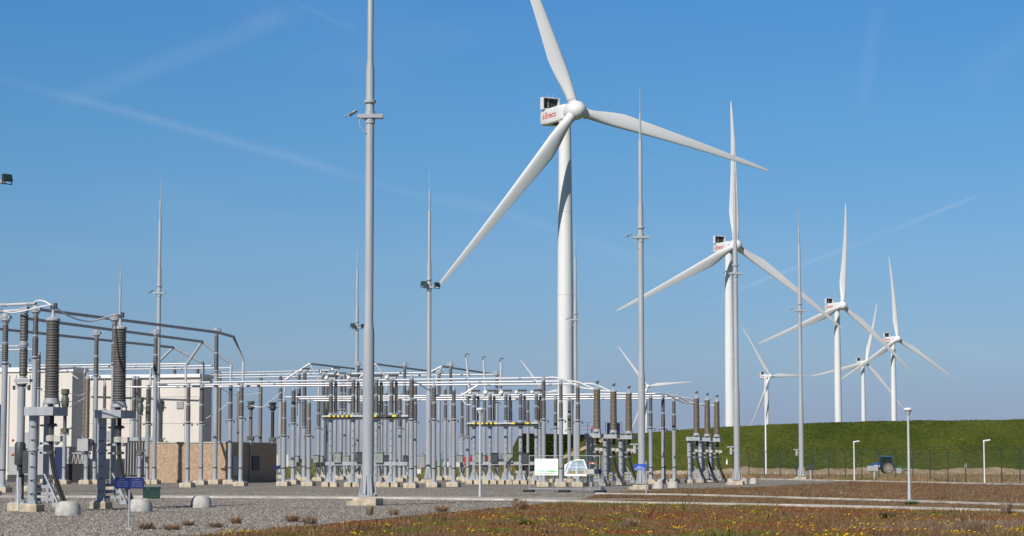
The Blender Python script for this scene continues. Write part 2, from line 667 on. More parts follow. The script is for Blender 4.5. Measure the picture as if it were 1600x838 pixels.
mb = MB()
vs = []
for px, py in ((876, 719), (888, 714), (900, 708.5), (912, 703), (924, 697.5), (936, 692.5), (950, 688)):
    for dy in (1.8, -3.6):
        p = on_dike(px, py + dy)
        if p is None:
            p = on_dike(px, py + dy + 6) or Vector((6, 293, 0))
        vs.append((p.x, p.y, dike_h(p.x, p.y) + 0.12))
fs = [(2 * i, 2 * i + 2, 2 * i + 3, 2 * i + 1) for i in range(len(vs) // 2 - 1)]
mb.add(vs, fs)
struct(mb.build('sandy_track', SAND, smooth=False))
# verge between fence and dike
vp = [gnd(1000, 747.5), gnd(1200, 747.8), gnd(1420, 753.5), gnd(1650, 757.5)]
vp = [(p.x, p.y) for p in vp] + [(72, TOE + 2), (6, TOE + 2)]
sheet('dry_verge', vp, 0.005, TAN)

# low bank of turned earth along the dike foot
mb = MB()
xs = np.arange(17.0, 80, 0.35)
ys = np.arange(280.0, 294.6, 0.6)
nrx = len(xs)
vs = []
for y in ys:
    for x in xs:
        q = math.exp(-((y - 289.0) / 3.2) ** 2)
        e = min(1.0, max(0.0, (x - 17) / 4))
        b_ = 0.78 + 0.16 * math.sin(x * 0.41 + 1.3) + 0.10 * math.sin(x * 1.13 + y * 0.3) + 0.07 * math.sin(x * 2.9 + y * 1.7) + 0.05 * math.sin(x * 6.1 - y * 2.9)
        vs.append((x, y, q * b_ * e * 0.95 - 0.06))
mb.add(vs, [(j * nrx + i, j * nrx + i + 1, j * nrx + nrx + i + 1, j * nrx + nrx + i) for j in range(len(ys) - 1) for i in range(nrx - 1)])
struct(mb.build('earth_bank', TAN, ang=80))

# ------------------------------------------------------------------ wind turbines


def blade_mesh(hub_r=1.6, Rr=58.5, bend=2.2):
    st = [(hub_r, 2.45, 1.0, 0), (2.6, 2.45, 1.0, 0), (4.5, 2.5, 0.95, 3), (7, 3.1, 0.66, 11), (10, 3.75, 0.44, 13), (13.5, 4.0, 0.34, 11), (19, 3.55, 0.28, 8),
          (26, 2.95, 0.25, 5), (34, 2.35, 0.22, 3), (42, 1.8, 0.20, 1.5), (49, 1.35, 0.19, 0.5), (54, 1.0, 0.18, 0), (57, 0.62, 0.18, 0), (58.2, 0.3, 0.2, 0), (58.5, 0.06, 0.3, 0)]
    n = 18
    mb = MB()
    vs = []
    for r, c, th, tw in st:
        tw = R(tw * 0.5 + 1)
        rnd = max(0.0, min(1.0, (r - 4) / 9.0))
        pb = -1.2 * math.sin(math.pi * r / Rr * 0.55) + (bend + 1.2) * (r / Rr) ** 2.2
        for k in range(n):
            a = 2 * math.pi * k / n
            x = 0.5 * math.cos(a)                     # chordwise, + = leading edge
            shape = (1 - rnd) * 1.0 + rnd * (0.62 + 0.38 * math.cos(a)) * 1.1
            y = 0.5 * th * math.sin(a) * shape
            xo = x - rnd * 0.17                        # pitch axis near the quarter chord
            X, Y = xo * c, y * c
            vs.append((X * math.cos(tw) - Y * math.sin(tw), X * math.sin(tw) * -1 + Y * math.cos(tw) + pb, r))
    fs = []
    for i in range(len(st) - 1):
        for k in range(n):
            j = (k + 1) % n
            fs.append((i * n + k, i * n + j, i * n + n + j, i * n + n + k))
    fs.append(tuple(range(n - 1, -1, -1)))
    fs.append(tuple(range((len(st) - 1) * n, len(st) * n)))
    mb.add(vs, fs)
    return mb


def text_mesh(body, size, m, name, parent):
    cu = bpy.data.curves.new(name, 'FONT')
    cu.body = body
    cu.size = size
    cu.extrude = 0.012
    cu.offset = 0.035
    t = bpy.data.objects.new(name + '_src', cu)
    C.objects.link(t)
    bpy.context.view_layer.update()
    me = bpy.data.meshes.new_from_object(t.evaluated_get(bpy.context.evaluated_depsgraph_get()))
    bpy.data.objects.remove(t)
    me.name = name
    me.materials.clear()
    me.materials.append(m)
    o = bpy.data.objects.new(name, me)
    C.objects.link(o)
    o.parent = parent
    return o


HUBZ = 86.0


def make_turbine():
    t = thing('wind_turbine', '', 'wind turbine', group='white three-bladed wind turbines')
    tw = MB()
    tw.lathe((0, 0, 0), [(2.08, 0), (2.08, 0.5), (2.0, 0.5), (1.98, 20), (1.93, 20.02), (1.90, 42), (1.72, 62), (1.45, HUBZ - 2.2), (1.55, HUBZ - 2.19), (1.55, HUBZ - 1.5)], 40)
    for zz, rr_ in ((20, 1.985), (42, 1.905), (62, 1.725)):
        tw.lathe((0, 0, zz), [(rr_ + 0.004, -0.12), (rr_ + 0.022, -0.1), (rr_ + 0.022, 0.1), (rr_ + 0.004, 0.12)], 40, 1)
    tw.build('tower', [TWHITE, mat('seam_grey', (0.62, 0.625, 0.63), 0.5, 0.05, 1)], t, ang=25)
    # nacelle, rotor axis towards -Y, gently tilted
    nb = MB()
    sec = [(-2.6, 1.5, -1.55, 1.75), (-2.3, 1.72, -1.75, 1.95), (1.0, 1.9, -2.1, 2.0), (6.0, 1.9, -2.15, 1.9), (8.6, 1.85, -1.95, 1.75), (9.3, 1.6, -1.6, 1.45)]
    n = 28
    vs, fs = [], []
    for y, hw, z0, z1 in sec:
        for k in range(n):
            a = 2 * math.pi * (k + 0.5) / n
            ca, sa = math.cos(a), math.sin(a)
            q = 0.28
            x = math.copysign(abs(ca) ** q, ca) * hw
            z = (z0 + z1) / 2 + math.copysign(abs(sa) ** q, sa) * (z1 - z0) / 2
            vs.append((x, y, HUBZ + z))
    for i in range(len(sec) - 1):
        for k in range(n):
            j = (k + 1) % n
            fs.append((i * n + j, i * n + k, i * n + n + k, i * n + n + j))
    fs.append(tuple(range(n)))
    fs.append(tuple(range(len(sec) * n - 1, (len(sec) - 1) * n - 1, -1)))
    nb.add(vs, fs)
    nac = nb.build('nacelle', TWHITE, t, ang=40)
    hb = MB()
    hb.box((0, 2.2, HUBZ - 2.28), (2.2, 3.6, 0.32), m=0)
    hb.build('nacelle_hatch', DARK, nac, smooth=False)
    cf = MB()
    y0, y1, z0, z1 = 6.6, 7.9, HUBZ + 1.86, HUBZ + 4.85
    for x in (-2.25, 2.25):
        cf.box((x, (y0 + y1) / 2, (z0 + z1) / 2), (0.28, y1 - y0, z1 - z0))
    cf.box((0, (y0 + y1) / 2, z1 - 0.1), (4.2, y1 - y0 - 0.01, 0.18))
    cf.box((0, (y0 + y1) / 2, z0 + 0.1), (4.2, y1 - y0 - 0.01, 0.2))
    cf.box((-1.0, 9.0, HUBZ + 1.9), (0.1, 0.1, 1.6))
    cf.lathe((-0.4, 7.2, z1), [(0.035, 0), (0.02, 1.1)], 6)
    cf.lathe((0.7, 7.2, z1), [(0.035, 0), (0.02, 0.8)], 6)
    cfo = cf.build('cooler_frame', TWHITE, nac, smooth=False)
    cp = MB()
    cp.box((0, 7.5, (z0 + z1) / 2), (4.2, 0.3, z1 - z0 - 0.4))
    for k in range(9):
        cp.box((-1.8 + 0.45 * k, 7.3, (z0 + z1) / 2), (0.05, 0.12, z1 - z0 - 0.42))
    cp.box((-0.6, 7.2, (z0 + z1) / 2), (0.14, 0.2, z1 - z0 - 0.42), m=1)
    cp.build('cooler_panel', [CABD, STEEL], nac, smooth=False)
    # lettering on the side seen from the substation: reads from tail to hub
    tx = text_mesh('Eneco', 2.15, RED, 'lettering', nac)
    tx.rotation_euler = (R(90), 0, R(-90))
    tx.location = (-1.905, 6.35, HUBZ - 0.62)
    fl = MB()
    pts = [(0, -0.55), (0.42, -0.25), (0.45, 0.2), (0.1, 0.55), (0.22, 0.95), (-0.25, 0.55), (-0.2, 0.2), (-0.42, 0.35), (-0.5, -0.1), (-0.35, -0.42)]
    fl.prism(pts, (-1.905, 7.05, HUBZ - 0.15), (0, -1, 0), (0, 0, 1), (-1, 0, 0), 0.03)
    fl.prism([(-0.1, -0.2), (0.1, -0.2), (0.0, 0.25)], (-1.905, 6.8, HUBZ - 1.35), (0, -1, 0), (0, 0, 1), (-1, 0, 0), 0.03)
    fl.build('flame_emblem', ORANGE, nac, smooth=False)
    hub = MB()
    hub.lathe((0, 0, 0), [(1.75, 2.35), (2.15, 2.2), (2.3, 1.2), (2.32, -0.6), (2.15, -1.5), (1.75, -2.2), (1.15, -2.7), (0.5, -2.95), (0.05, -3.0)], 32)
    # lathe axis z -> -y
    hub.v = [(x, z, y) for x, y, z in hub.v]
    hub.f = [tuple(reversed(q)) for q in hub.f]
    hub.v = [(x, y - 5.0, z + HUBZ) for x, y, z in hub.v]
    hub.build('hub', TWHITE, t)
    bm = blade_mesh()
    rings = MB()
    first = None
    for k in range(3):
        if first is None:
            first = bm.build('blade', TWHITE, t, ang=60)
            b = first
            rg = MB()
            rg.lathe((0, 0, 0), [(1.29, 2.75), (1.31, 2.78), (1.31, 2.92), (1.29, 2.95)], 24)
            r_ = rg.build('root_collar', STEEL, first)
        else:
            b = copy_tree(first, t)
        b.location = (0, -5.0, HUBZ)
    return t


def set_rotor(t, beta):
    k = 0
    for b in t.children:
        if b.name.split('.')[0] == 'blade':
            rot = Matrix.Rotation(R(5), 3, 'X').inverted() @ Matrix.Rotation(R(beta + 120 * k), 3, 'Y')
            b.rotation_euler = rot.to_euler()
            k += 1


TUR = [((899, 173), 523, 28.6, -19.3, 'nearest and largest white wind turbine with red lettering and orange flame on its nacelle'),
       ((1149, 384), 848, 25, 2.9, 'second nearest white wind turbine standing directly behind the thin mast above the dike'),
       ((1316, 478), 1195, 26.7, 8.2, 'third nearest white wind turbine whose right blade crosses in front of two others'),
       ((1402, 530), 1531, 27.1, -0.6, 'rightmost white wind turbine, its tower rising behind the dike above the tractor'),
       ((1353, 567), 1980, 23.6, 17.4, 'small white wind turbine between the two taller towers above the dike'),
       ((1203, 588), 2242, 32.7, -31.3, 'small far wind turbine behind the slender pole, one blade pointing flat right'),
       ((1012, 604), 2551, 20, -36.3, 'far wind turbine half hidden behind the lightning mast by the brown terminations'),
       ((852, 614), 3050, 20, -37.0, 'tiniest far wind turbine hidden behind the big turbine tower')]
proto = make_turbine()
for i, (h, D, yaw, beta, lab) in enumerate(TUR):
    t = proto if i == 0 else copy_tree(proto)
    t['label'] = lab
    H = at_D(*h, D)
    ax = Vector((math.sin(R(yaw)), -math.cos(R(yaw)), 0))
    t.rotation_euler = (0, 0, R(yaw))
    b = H - ax * 5.0
    t.location = (b.x, b.y, H.z - HUBZ)
    set_rotor(t, beta)

# ------------------------------------------------------------------ lightning masts
MG = 'stepped steel lightning masts'


def floodlight(parent, x, y, z, rz, tilt, body=None):
    fb = MB()
    fb.box((0, 0, 0), (0.52, 0.14, 0.36), bev=0.03)
    fb.box((0, -0.075, 0), (0.45, 0.02, 0.29), m=1)
    fb.bar((-0.28, 0.0, 0), (-0.28, 0.1, -0.3), 0.03, 0.05)
    fb.bar((0.28, 0.0, 0), (0.28, 0.1, -0.3), 0.03, 0.05)
    fb.bar((-0.29, 0.1, -0.3), (0.29, 0.1, -0.3), 0.05, 0.03)
    o = fb.build('floodlight', [body or DARK, GLASS], parent, smooth=False)
    o.location = (x, y, z)
    o.rotation_euler = (R(tilt), 0, rz)
    return o


def mast(px, D, label, lights='arm', pxy=650, cab=False):
    p = at_D(px, pxy, D)
    t = thing('lightning_mast', label, 'mast', (p.x, p.y, 0), RZ, MG)
    f = MB()
    f.box((0, 0, 0.12), (0.95, 0.95, 0.34), bev=0.03)
    f.box((-0.62, -0.12, 0.08), (0.28, 0.5, 0.2), bev=0.02)
    f.build('foundation', CONC, t, smooth=False)
    m = MB()
    z0 = 0.36
    m.lathe((0, 0, 0), [(0.38, z0), (0.38, z0 + 0.05)], 20)
    m.lathe((0, 0, 0), [(0.235, z0 + 0.05), (0.228, 1.2), (0.222, 6.7), (0.19, 7.05), (0.172, 7.15), (0.165, 17.2), (0.125, 17.55), (0.12, 17.6), (0.115, 21.3),
                        (0.075, 21.42), (0.07, 21.5), (0.068, 22.9), (0.034, 23.0), (0.03, 23.1), (0.02, 24.55), (0.004, 24.7)], 20)
    for k in range(8):
        a = math.pi * k / 4 + 0.39
        m.bar((0.34 * math.cos(a), 0.34 * math.sin(a), z0 + 0.15), (0.34 * math.cos(a), 0.34 * math.sin(a), z0 + 0.04), 0.05, 0.05)
    m.build('pole', MASTST, t, ang=30)
    g = MB()
    for k in range(8):
        a = math.pi * k / 4
        d = Vector((math.cos(a), math.sin(a), 0))
        nrm = Vector((-math.sin(a), math.cos(a), 0))
        g.prism([(0.2, 0), (0.37, 0), (0.36, 0.08), (0.25, 0.78), (0.2, 0.78)], Vector((0, 0, z0 + 0.045)) - nrm * 0.012, d, (0, 0, 1), nrm, 0.024)
    g.build('base_gusset', MASTST, t, smooth=False)
    b = MB()
    b.lathe((0, 0, 15.95), [(0.22, -0.06), (0.24, -0.05), (0.24, 0.05), (0.22, 0.06)], 16)
    b.box((0.02, -0.02, 15.35), (1.0, 0.42, 0.15), rz=0.25)
    b.lathe((0, 0, 15.35), [(0.2, -0.28), (0.2, 0.22)], 16)
    b.tube([(-0.1, -0.22, 14.7), (-0.3, -0.3, 14.9), (-0.35, -0.3, 15.2), (-0.2, -0.25, 15.3)], 0.02, 5)
    b.build('light_bracket', MASTST, t, ang=30)
    if lights == 'arm':
        q_ = floodlight(t, -0.72, 0.0, 15.52, R(95), 58, STEEL)
        q_.scale = (0.6, 0.36, 1.05)
    else:
        floodlight(t, -0.3, -0.45, 15.62, R(-12), -18)
        floodlight(t, 0.62, 0.1, 15.55, R(62), -18)
    if cab:
        c = MB()
        c.box((-0.42, -0.05, 2.45), (0.16, 0.2, 0.5))
        c.box((-0.45, -0.05, 2.74), (0.52, 0.3, 0.07))
        c.bar((-0.4, 0, 2.5), (-0.1, 0, 2.5), 0.06, 0.06)
        c.build('junction_box', PANELG, t, smooth=False)
    return t


mast(575.5, 86.5, 'tall lightning mast nearest the camera, its tip out of the picture')
mast(1002.5, 134, 'lightning mast to the right of the nearest turbine, beside the brown terminations', cab=True)
mast(1151, 160, 'lightning mast in front of the second turbine, near the white domes', cab=True)
mast(1251.5, 200, 'lightning mast standing alone at the right on the gravel edge', cab=True)
mast(670, 172.7, 'lightning mast with two dark floodlights left of the nearest turbine blade tip', 'front')
mast(246, 179, 'lightning mast rising behind the left pipes near the pebble wall')
mast(557, 226, 'thin far lightning mast just left of the tallest one', 'front')
mast(185, 247, 'thin far lightning mast above the left cable termination')
mast(899.5, 213, 'lightning mast standing against the nearest turbine tower')
mast(-16, 107, 'lightning mast at the left picture edge, only its black floodlight showing', 'front')

# ------------------------------------------------------------------ insulator posts


def shed_profile(z0, z1, ro, pitch):
    n = max(4, int(round((z1 - z0) / pitch)))
    p = (z1 - z0) / n
    ri = ro * 0.89
    prof = [(ri, z0)]
    for k in range(n):
        b = z0 + k * p
        prof += [(ri, b + 0.18 * p), (ro, b + 0.38 * p), (ro * 0.97, b + 0.52 * p), (ri, b + 0.92 * p)]
    prof.append((ri, z1))
    return prof


def insulator(parent, x, y, z0, z1, ro, m=None, pitch=0.11, n=14, cap=0.09, name='insulator'):
    mb = MB()
    c = min(cap, (z1 - z0) * 0.2)
    mb.lathe((x, y, 0), shed_profile(z0 + c, z1 - c, ro, pitch), n, 0)
    mb.lathe((x, y, 0), [(ro * 0.95, z0), (ro * 0.95, z0 + c * 0.4), (ro * 0.75, z0 + c * 0.5), (ro * 0.7, z0 + c)], n, 1)
    mb.lathe((x, y, 0), [(ro * 0.7, z1 - c), (ro * 0.75, z1 - c * 0.5), (ro * 0.95, z1 - c * 0.4), (ro * 0.95, z1)], n, 1)
    return mb.build(name, [m or PORC, STEEL], parent, ang=50)


def plinth(parent, x, y, w=0.85, h=0.3, d=None):
    mb = MB()
    mb.box((x, y, h / 2 - 0.1), (w, d or w, h + 0.2), bev=0.02)
    return mb.build('foundation', CONC, parent, smooth=False)


def pole(parent, x, y, z0, z1, r, mid=True, bolts=True, m=None):
    mb = MB()
    mb.lathe((x, y, 0), [(r, z0), (r, z1)], 16)
    mb.box((x, y, z0 + 0.02), (r * 2 + 0.26, r * 2 + 0.26, 0.04))
    for sx in (-1, 1):
        for sy in (-1, 1):
            q = r + 0.08
            mb.lathe((x + sx * q, y + sy * q, z0 + 0.04), [(0.025, 0), (0.025, 0.1)], 6)
            mb.bar((x + sx * r * 0.6, y + sy * r * 0.6, z0 + 0.04), (x + sx * r * 0.6, y + sy * r * 0.6, z0 + 0.3), 0.05, 0.05)
    if mid:
        zm = z0 + (z1 - z0) * 0.42
        mb.lathe((x, y, 0), [(r + 0.012, zm - 0.03), (r + 0.012, zm + 0.03)], 16)
    mb.lathe((x, y, 0), [(r + 0.02, z1 - 0.05), (r + 0.07, z1 - 0.04), (r + 0.07, z1)], 16)
    mb.bar((x - r - 0.16, y - 0.02, z1 - 0.16), (x + r + 0.2, y - 0.02, z1 - 0.16), 0.07, 0.05)
    mb.box((x + r + 0.16, y - 0.04, z1 - 0.16), (0.07, 0.1, 0.18), m=1)
    mb.box((x - r - 0.14, y - 0.04, z1 - 0.16), (0.06, 0.1, 0.14), m=1)
    mb.lathe((x, y, 0), [(r + 0.012, z1 - 0.11), (r + 0.03, z1 - 0.1), (r + 0.03, z1 - 0.055)], 16, 1)
    mb.lathe((x, y, 0), [(r + 0.01, z0 + 0.9), (r + 0.012, z0 + 0.91), (r + 0.012, z0 + 0.97), (r + 0.01, z0 + 0.98)], 16, 1)
    mb.bar((x + r + 0.02, y - r * 0.3, z0 + 0.1), (x + r + 0.02, y - r * 0.3, z0 + 1.1), 0.03, 0.03, 1)
    return mb.build('pole', [m or STEEL, DARK], parent, ang=30)


def head(parent, kind, x, y, z, r):
    mb = MB()
    if kind == 'clamp':
        mb.lathe((x, y, z), [(r * 0.8, 0), (r * 0.8, 0.06)], 10)
        mb.box((x, y, z + 0.12), (0.2, 0.16, 0.14))
        mb.box((x, y, z + 0.21), (0.26, 0.22, 0.05))
        return mb.build('busbar_clamp', DARKALU, parent, smooth=False)
    if kind == 'spike':
        mb.lathe((x, y, z), [(r * 0.7, 0), (r * 0.7, 0.07), (0.05, 0.12), (0.05, 0.3), (0.02, 0.34), (0.02, 0.6)], 10)
        return mb.build('top_fitting', STEEL, parent)
    if kind == 'pipe':
        mb.lathe((x, y, z), [(r * 0.9, 0), (r * 1.1, 0.1), (r * 1.5, 0.16), (0.22, 0.22), (0.26, 0.36), (0.22, 0.5), (0.1, 0.56), (0.02, 0.58)], 12)
        mb.box((x, y, z + 0.34), (0.62, 0.3, 0.18), bev=0.04)
        return mb.build('pipe_clamp', DARKALU, parent, ang=40)
    if kind == 'ball':
        mb.lathe((x, y, z), [(r * 0.8, 0), (r * 0.8, 0.08)], 10, 1)
        mb.box((x + 0.08, y, z + 0.2), (0.5, 0.22, 0.2), m=1)
        mb.box((x + 0.12, y, z + 0.36), (0.62, 0.3, 0.12), m=2)
        mb.ball((x - 0.28, y - 0.16, z + 0.2), 0.15, 12, 0)
        mb.box((x - 0.1, y - 0.1, z + 0.12), (0.5, 0.14, 0.12), m=1)
        return mb.build('contact_head', [WHITE, STEEL, DARK], parent, ang=40)


def cabinet(parent, x, y, z, m=None, w=0.55, h=0.75, d=0.36):
    mb = MB()
    mb.box((x, y, z), (w, d, h))
    mb.box((x, y - 0.02, z + h / 2 + 0.02), (w + 0.06, d + 0.1, 0.04))
    mb.box((x - w * 0.25, y - d / 2 - 0.012, z), (0.03, 0.02, 0.14), m=1)
    mb.tube([(x, y, z - h / 2), (x, y + 0.02, z - h / 2 - 0.4), (x + 0.1, y + 0.1, z - h / 2 - 0.9)], 0.04, 6, m=1)
    return mb.build('control_cabinet', [m or CABG, DARK], parent, smooth=False)


SG = 'grey busbar support posts with ribbed insulators'


def support(px, yb, yp, yi, w, label, head_k='clamp', iw=None, ins=None, cab=None, units=2, cat='support post', pw=None, two=False, pxy=650):
    p, D = pos(px, yb, pxy)
    D += 0.45
    t = thing('busbar_support', label, cat, (p.x * D / (D - 0.45), D, 0), RZ, SG)
    zp, zi = zat(px, yp, D), zat(px, yi, D)
    r = w * 1.03 * D / F / 2
    ro = (iw or w) * 1.22 * D / F / 2
    ph = 0.3
    if two:
        plinth(t, -0.3, 0, 0.46, ph, 0.6)
        plinth(t, 0.3, 0, 0.46, ph, 0.6)
    else:
        plinth(t, 0, 0, pw or max(0.8, 2 * r + 0.45), ph)
    pole(t, 0, 0, ph, zp, r)
    top = zi - {'clamp': 0.12, 'spike': 0.3, 'pipe': 0.3, 'ball': 0.25, None: 0}[head_k]
    if units == 2:
        zm = zp + (top - zp) * 0.5
        insulator(t, 0, 0, zp, zm, ro, ins)
        insulator(t, 0, 0, zm, top, ro * 0.88, ins)
    else:
        insulator(t, 0, 0, zp, top, ro, ins)
    if head_k:
        head(t, head_k, 0, 0, top, ro)
    if cab:
        cabinet(t, -0.05 if cab > 0 else 0.3, -r - 0.22, 1.9, CABG if cab > 0 else CABD, 0.5, 0.62)
    return t


S = support
# left field
S(6, 770, 567, 497, 9, 'thick grey post at the far left edge carrying the lowest dark pipe', 'pipe', 8.5)
S(53, 768, 558, 484, 8, 'grey post just left of the big left termination, its insulator touching the top pipe', 'pipe', 8)
S(59, 753, 606, 552, 6, 'thin grey post half hidden behind the big left termination', 'clamp', 6)
S(75, 755, 575, 540, 6, 'grey post hidden right behind the big left ribbed insulator', 'clamp')
S(149, 757, 586, 521, 7, 'post between the two left terminations with a round pipe clamp on top', 'pipe', 6.5)
S(177, 765, 568, 497, 8, 'post close behind the second left termination, pipe clamp near its cap', 'pipe', 8)
S(242, 757, 583, 520, 6.5, 'post under the middle dark pipe in front of the far left mast', 'pipe', 6)
S(337, 757, 580, 517, 7, 'post by the pebble wall corner under the bend of the front pipe', 'pipe', 6)
S(231, 757, 660, 604, 6.5, 'post at the left end of the pebble wall below a pipe leg', 'clamp', 6)
S(294, 762, 660, 601, 6.5, 'post before the pebble wall centre, beside the bulb shaped shadow', 'clamp', 6)
S(315, 758, 660, 603, 6, 'post before the pebble wall, right neighbour of the one beside the shadow', 'clamp', 6)
S(360, 757, 656, 601, 6, 'post at the lit edge of the pebble wall before its dark side', 'clamp', 6)
S(377, 760, 652, 601, 6.5, 'post in front of the dark side of the pebble wall, under the pipe end', 'clamp', 6.5)
S(272, 742, 618, 570, 8, 'thick post behind the pebble wall holding the upper left busbars', 'clamp', 5)
S(308, 741, 618, 573, 8, 'second thick post behind the pebble wall under the busbar ends', 'clamp', 5)
S(209, 752, 655, 590, 6, 'post with grey insulator right of the second left termination', 'clamp', 6)
S(214, 748, 640, 590, 5, 'slim far post behind the signboards and the radiators', 'clamp', 5)
S(343, 743, 690, 585, 5, 'slim long insulator post behind the pebble wall right end', 'clamp', 5, BROWN)
# middle field
S(444, 760, 680, 620, 7.5, 'first short post right of the pebble wall, with a brown insulator', 'spike', 6.5, BROWN)
S(438, 748, 625, 583, 5, 'spiked far post next to the first short brown post', 'spike', 5)
S(458.5, 757, 661, 603, 6.5, 'spiked front post, second right of the pebble wall', 'spike', 6.5, cab=0)
S(467, 748, 628, 583, 5, 'thin far post holding a small green cabinet left of the first disconnector', 'clamp', 5, cab=1)
S(475.5, 752, 667, 578, 6.5, 'tall post with a dark contact head left of the first disconnector', 'ball', 6)
S(483, 760, 680, 622, 7, 'short front post with a brown insulator below the pipe apex', 'spike', 5.5, BROWN)
S(498, 752, 668, 622, 5.5, 'post under the right leg of the first pipe tent', 'clamp', 5.5, cab=1)
S(505, 748, 652, 582, 5.5, 'far post with contact head just left of the first disconnector', 'ball', 5.5, cab=1)
S(533, 750, 640, 585, 5.5, 'far post inside the first disconnector span, left of its middle', 'ball', 5, cab=1)
S(546, 749, 628, 582, 5, 'far post inside the first disconnector span, near its middle', 'clamp', 5, cab=1)
S(524, 748, 640, 577, 5, 'far post with raised contact head above the striped beam', 'ball', 5)
S(559, 747, 604, 570, 5, 'far post holding the end of the first roof pipe beside the tallest mast', 'pipe', 4.5, cab=-1)
S(592, 752, 660, 600, 6, 'post right of the tallest mast foot, under the second pipe tent', 'clamp', 5.5, cab=-1)
S(603, 750, 652, 612, 5, 'slim post under the right leg of the second pipe tent', 'clamp', 5, cab=-1)
S(617, 748, 622, 583, 5, 'spiked far post behind the right end of the first disconnector', 'spike', 4.5)
S(625, 753, 668, 616, 5.5, 'slim post left of the second roof pipe support', 'clamp', 5.5)
S(632, 749, 618, 570, 5, 'tall far post carrying the second roof pipe', 'pipe', 4.5, cab=-1)
S(643, 763, 655, 585, 7.5, 'front post with spike at the right end of the first disconnector', 'spike', 7)
S(649, 753, 658, 600, 5, 'slim post tight behind the spiked front post', 'clamp', 5)
S(678, 762, 655, 597, 6.5, 'front post directly right of the mast with two floodlights', 'spike', 6.5)
S(686, 751, 618, 582, 5, 'far post holding the right end of the second roof pipe', 'pipe', 4.5)
S(704, 750, 620, 570, 5, 'far post carrying the third roof pipe', 'pipe', 4.5)
S(709, 761, 655, 602, 6.5, 'front post with cabinet gap, between floodlight mast and short lamp', 'spike', 6)
S(722, 751, 680, 622, 4.5, 'far slim post just left of the raised switch blades', 'clamp', 4.5, cab=1)
S(757, 751, 662, 615, 5, 'slim brown post behind the second disconnector', 'clamp', 5, BROWN, cab=1)
S(776, 751, 628, 584, 5.5, 'post with dark clamp holding the end of the third roof pipe', 'pipe', 4.5, cab=1)
S(843.5, 753, 668, 605, 5, 'slim post just left of the first front post behind the banner fence', 'clamp', 5)
S(849.5, 761, 655, 591, 6.5, 'front post behind the white banner under the first busbar end', 'clamp', 6)
S(868, 755, 668, 621, 5.5, 'short post behind the gap between the two banners', 'clamp', 5)
S(876.5, 761, 655, 597, 6.5, 'front post between the banners under the second busbar end', 'clamp', 5.5)
S(889.5, 754, 670, 623, 5.5, 'short post in front of the big turbine tower foot', 'clamp', 5)
S(903, 761, 657, 601, 6.5, 'front post behind the picture banner under the third busbar end', 'clamp', 6)
S(1016.5, 756.5, 668, 617.5, 6, 'first of three posts between the brown terminations, next to the mast', 'clamp', 5.5)
S(1036, 756, 669, 620.5, 6, 'middle of three posts between the two groups of brown terminations', 'clamp', 5.5)
S(1053, 755.5, 670, 623.5, 6, 'last of three posts, nearest the right group of brown terminations', 'clamp', 5.5)

for px_, yb_, yp_, yi_, w_, hk_, lab_ in (
        (511, 747.5, 655, 598, 4.5, 'clamp', 'thin far post peeking out left of the first striped beam'),
        (539, 747, 640, 588, 4.5, 'clamp', 'thin far post behind the right end of the first yellow stripes'),
        (566, 748, 650, 605, 5, 'clamp', 'slim far post half hidden by the left side of the tallest mast'),
        (583, 748, 640, 592, 4.5, 'spike', 'slim far post half hidden by the right side of the tallest mast'),
        (596.5, 747.5, 650, 600, 4.5, 'clamp', 'thin far post close to the right leg of the second pipe tent'),
        (637, 748.5, 655, 607, 4.5, 'clamp', 'thin far post squeezed left of the spiked front post'),
        (696, 749, 655, 606, 4.5, 'clamp', 'thin far post between the two third roof pipe posts'),
        (798, 750, 662, 618, 4.5, 'clamp', 'thin far post inside the second disconnector, right of the raised blades'),
        (825, 750, 662, 622, 4.5, 'clamp', 'thin far post at the right end of the second disconnector beam')):
    S(px_, yb_, yp_, yi_, w_, lab_, hk_, w_)

# ------------------------------------------------------------------ disconnectors


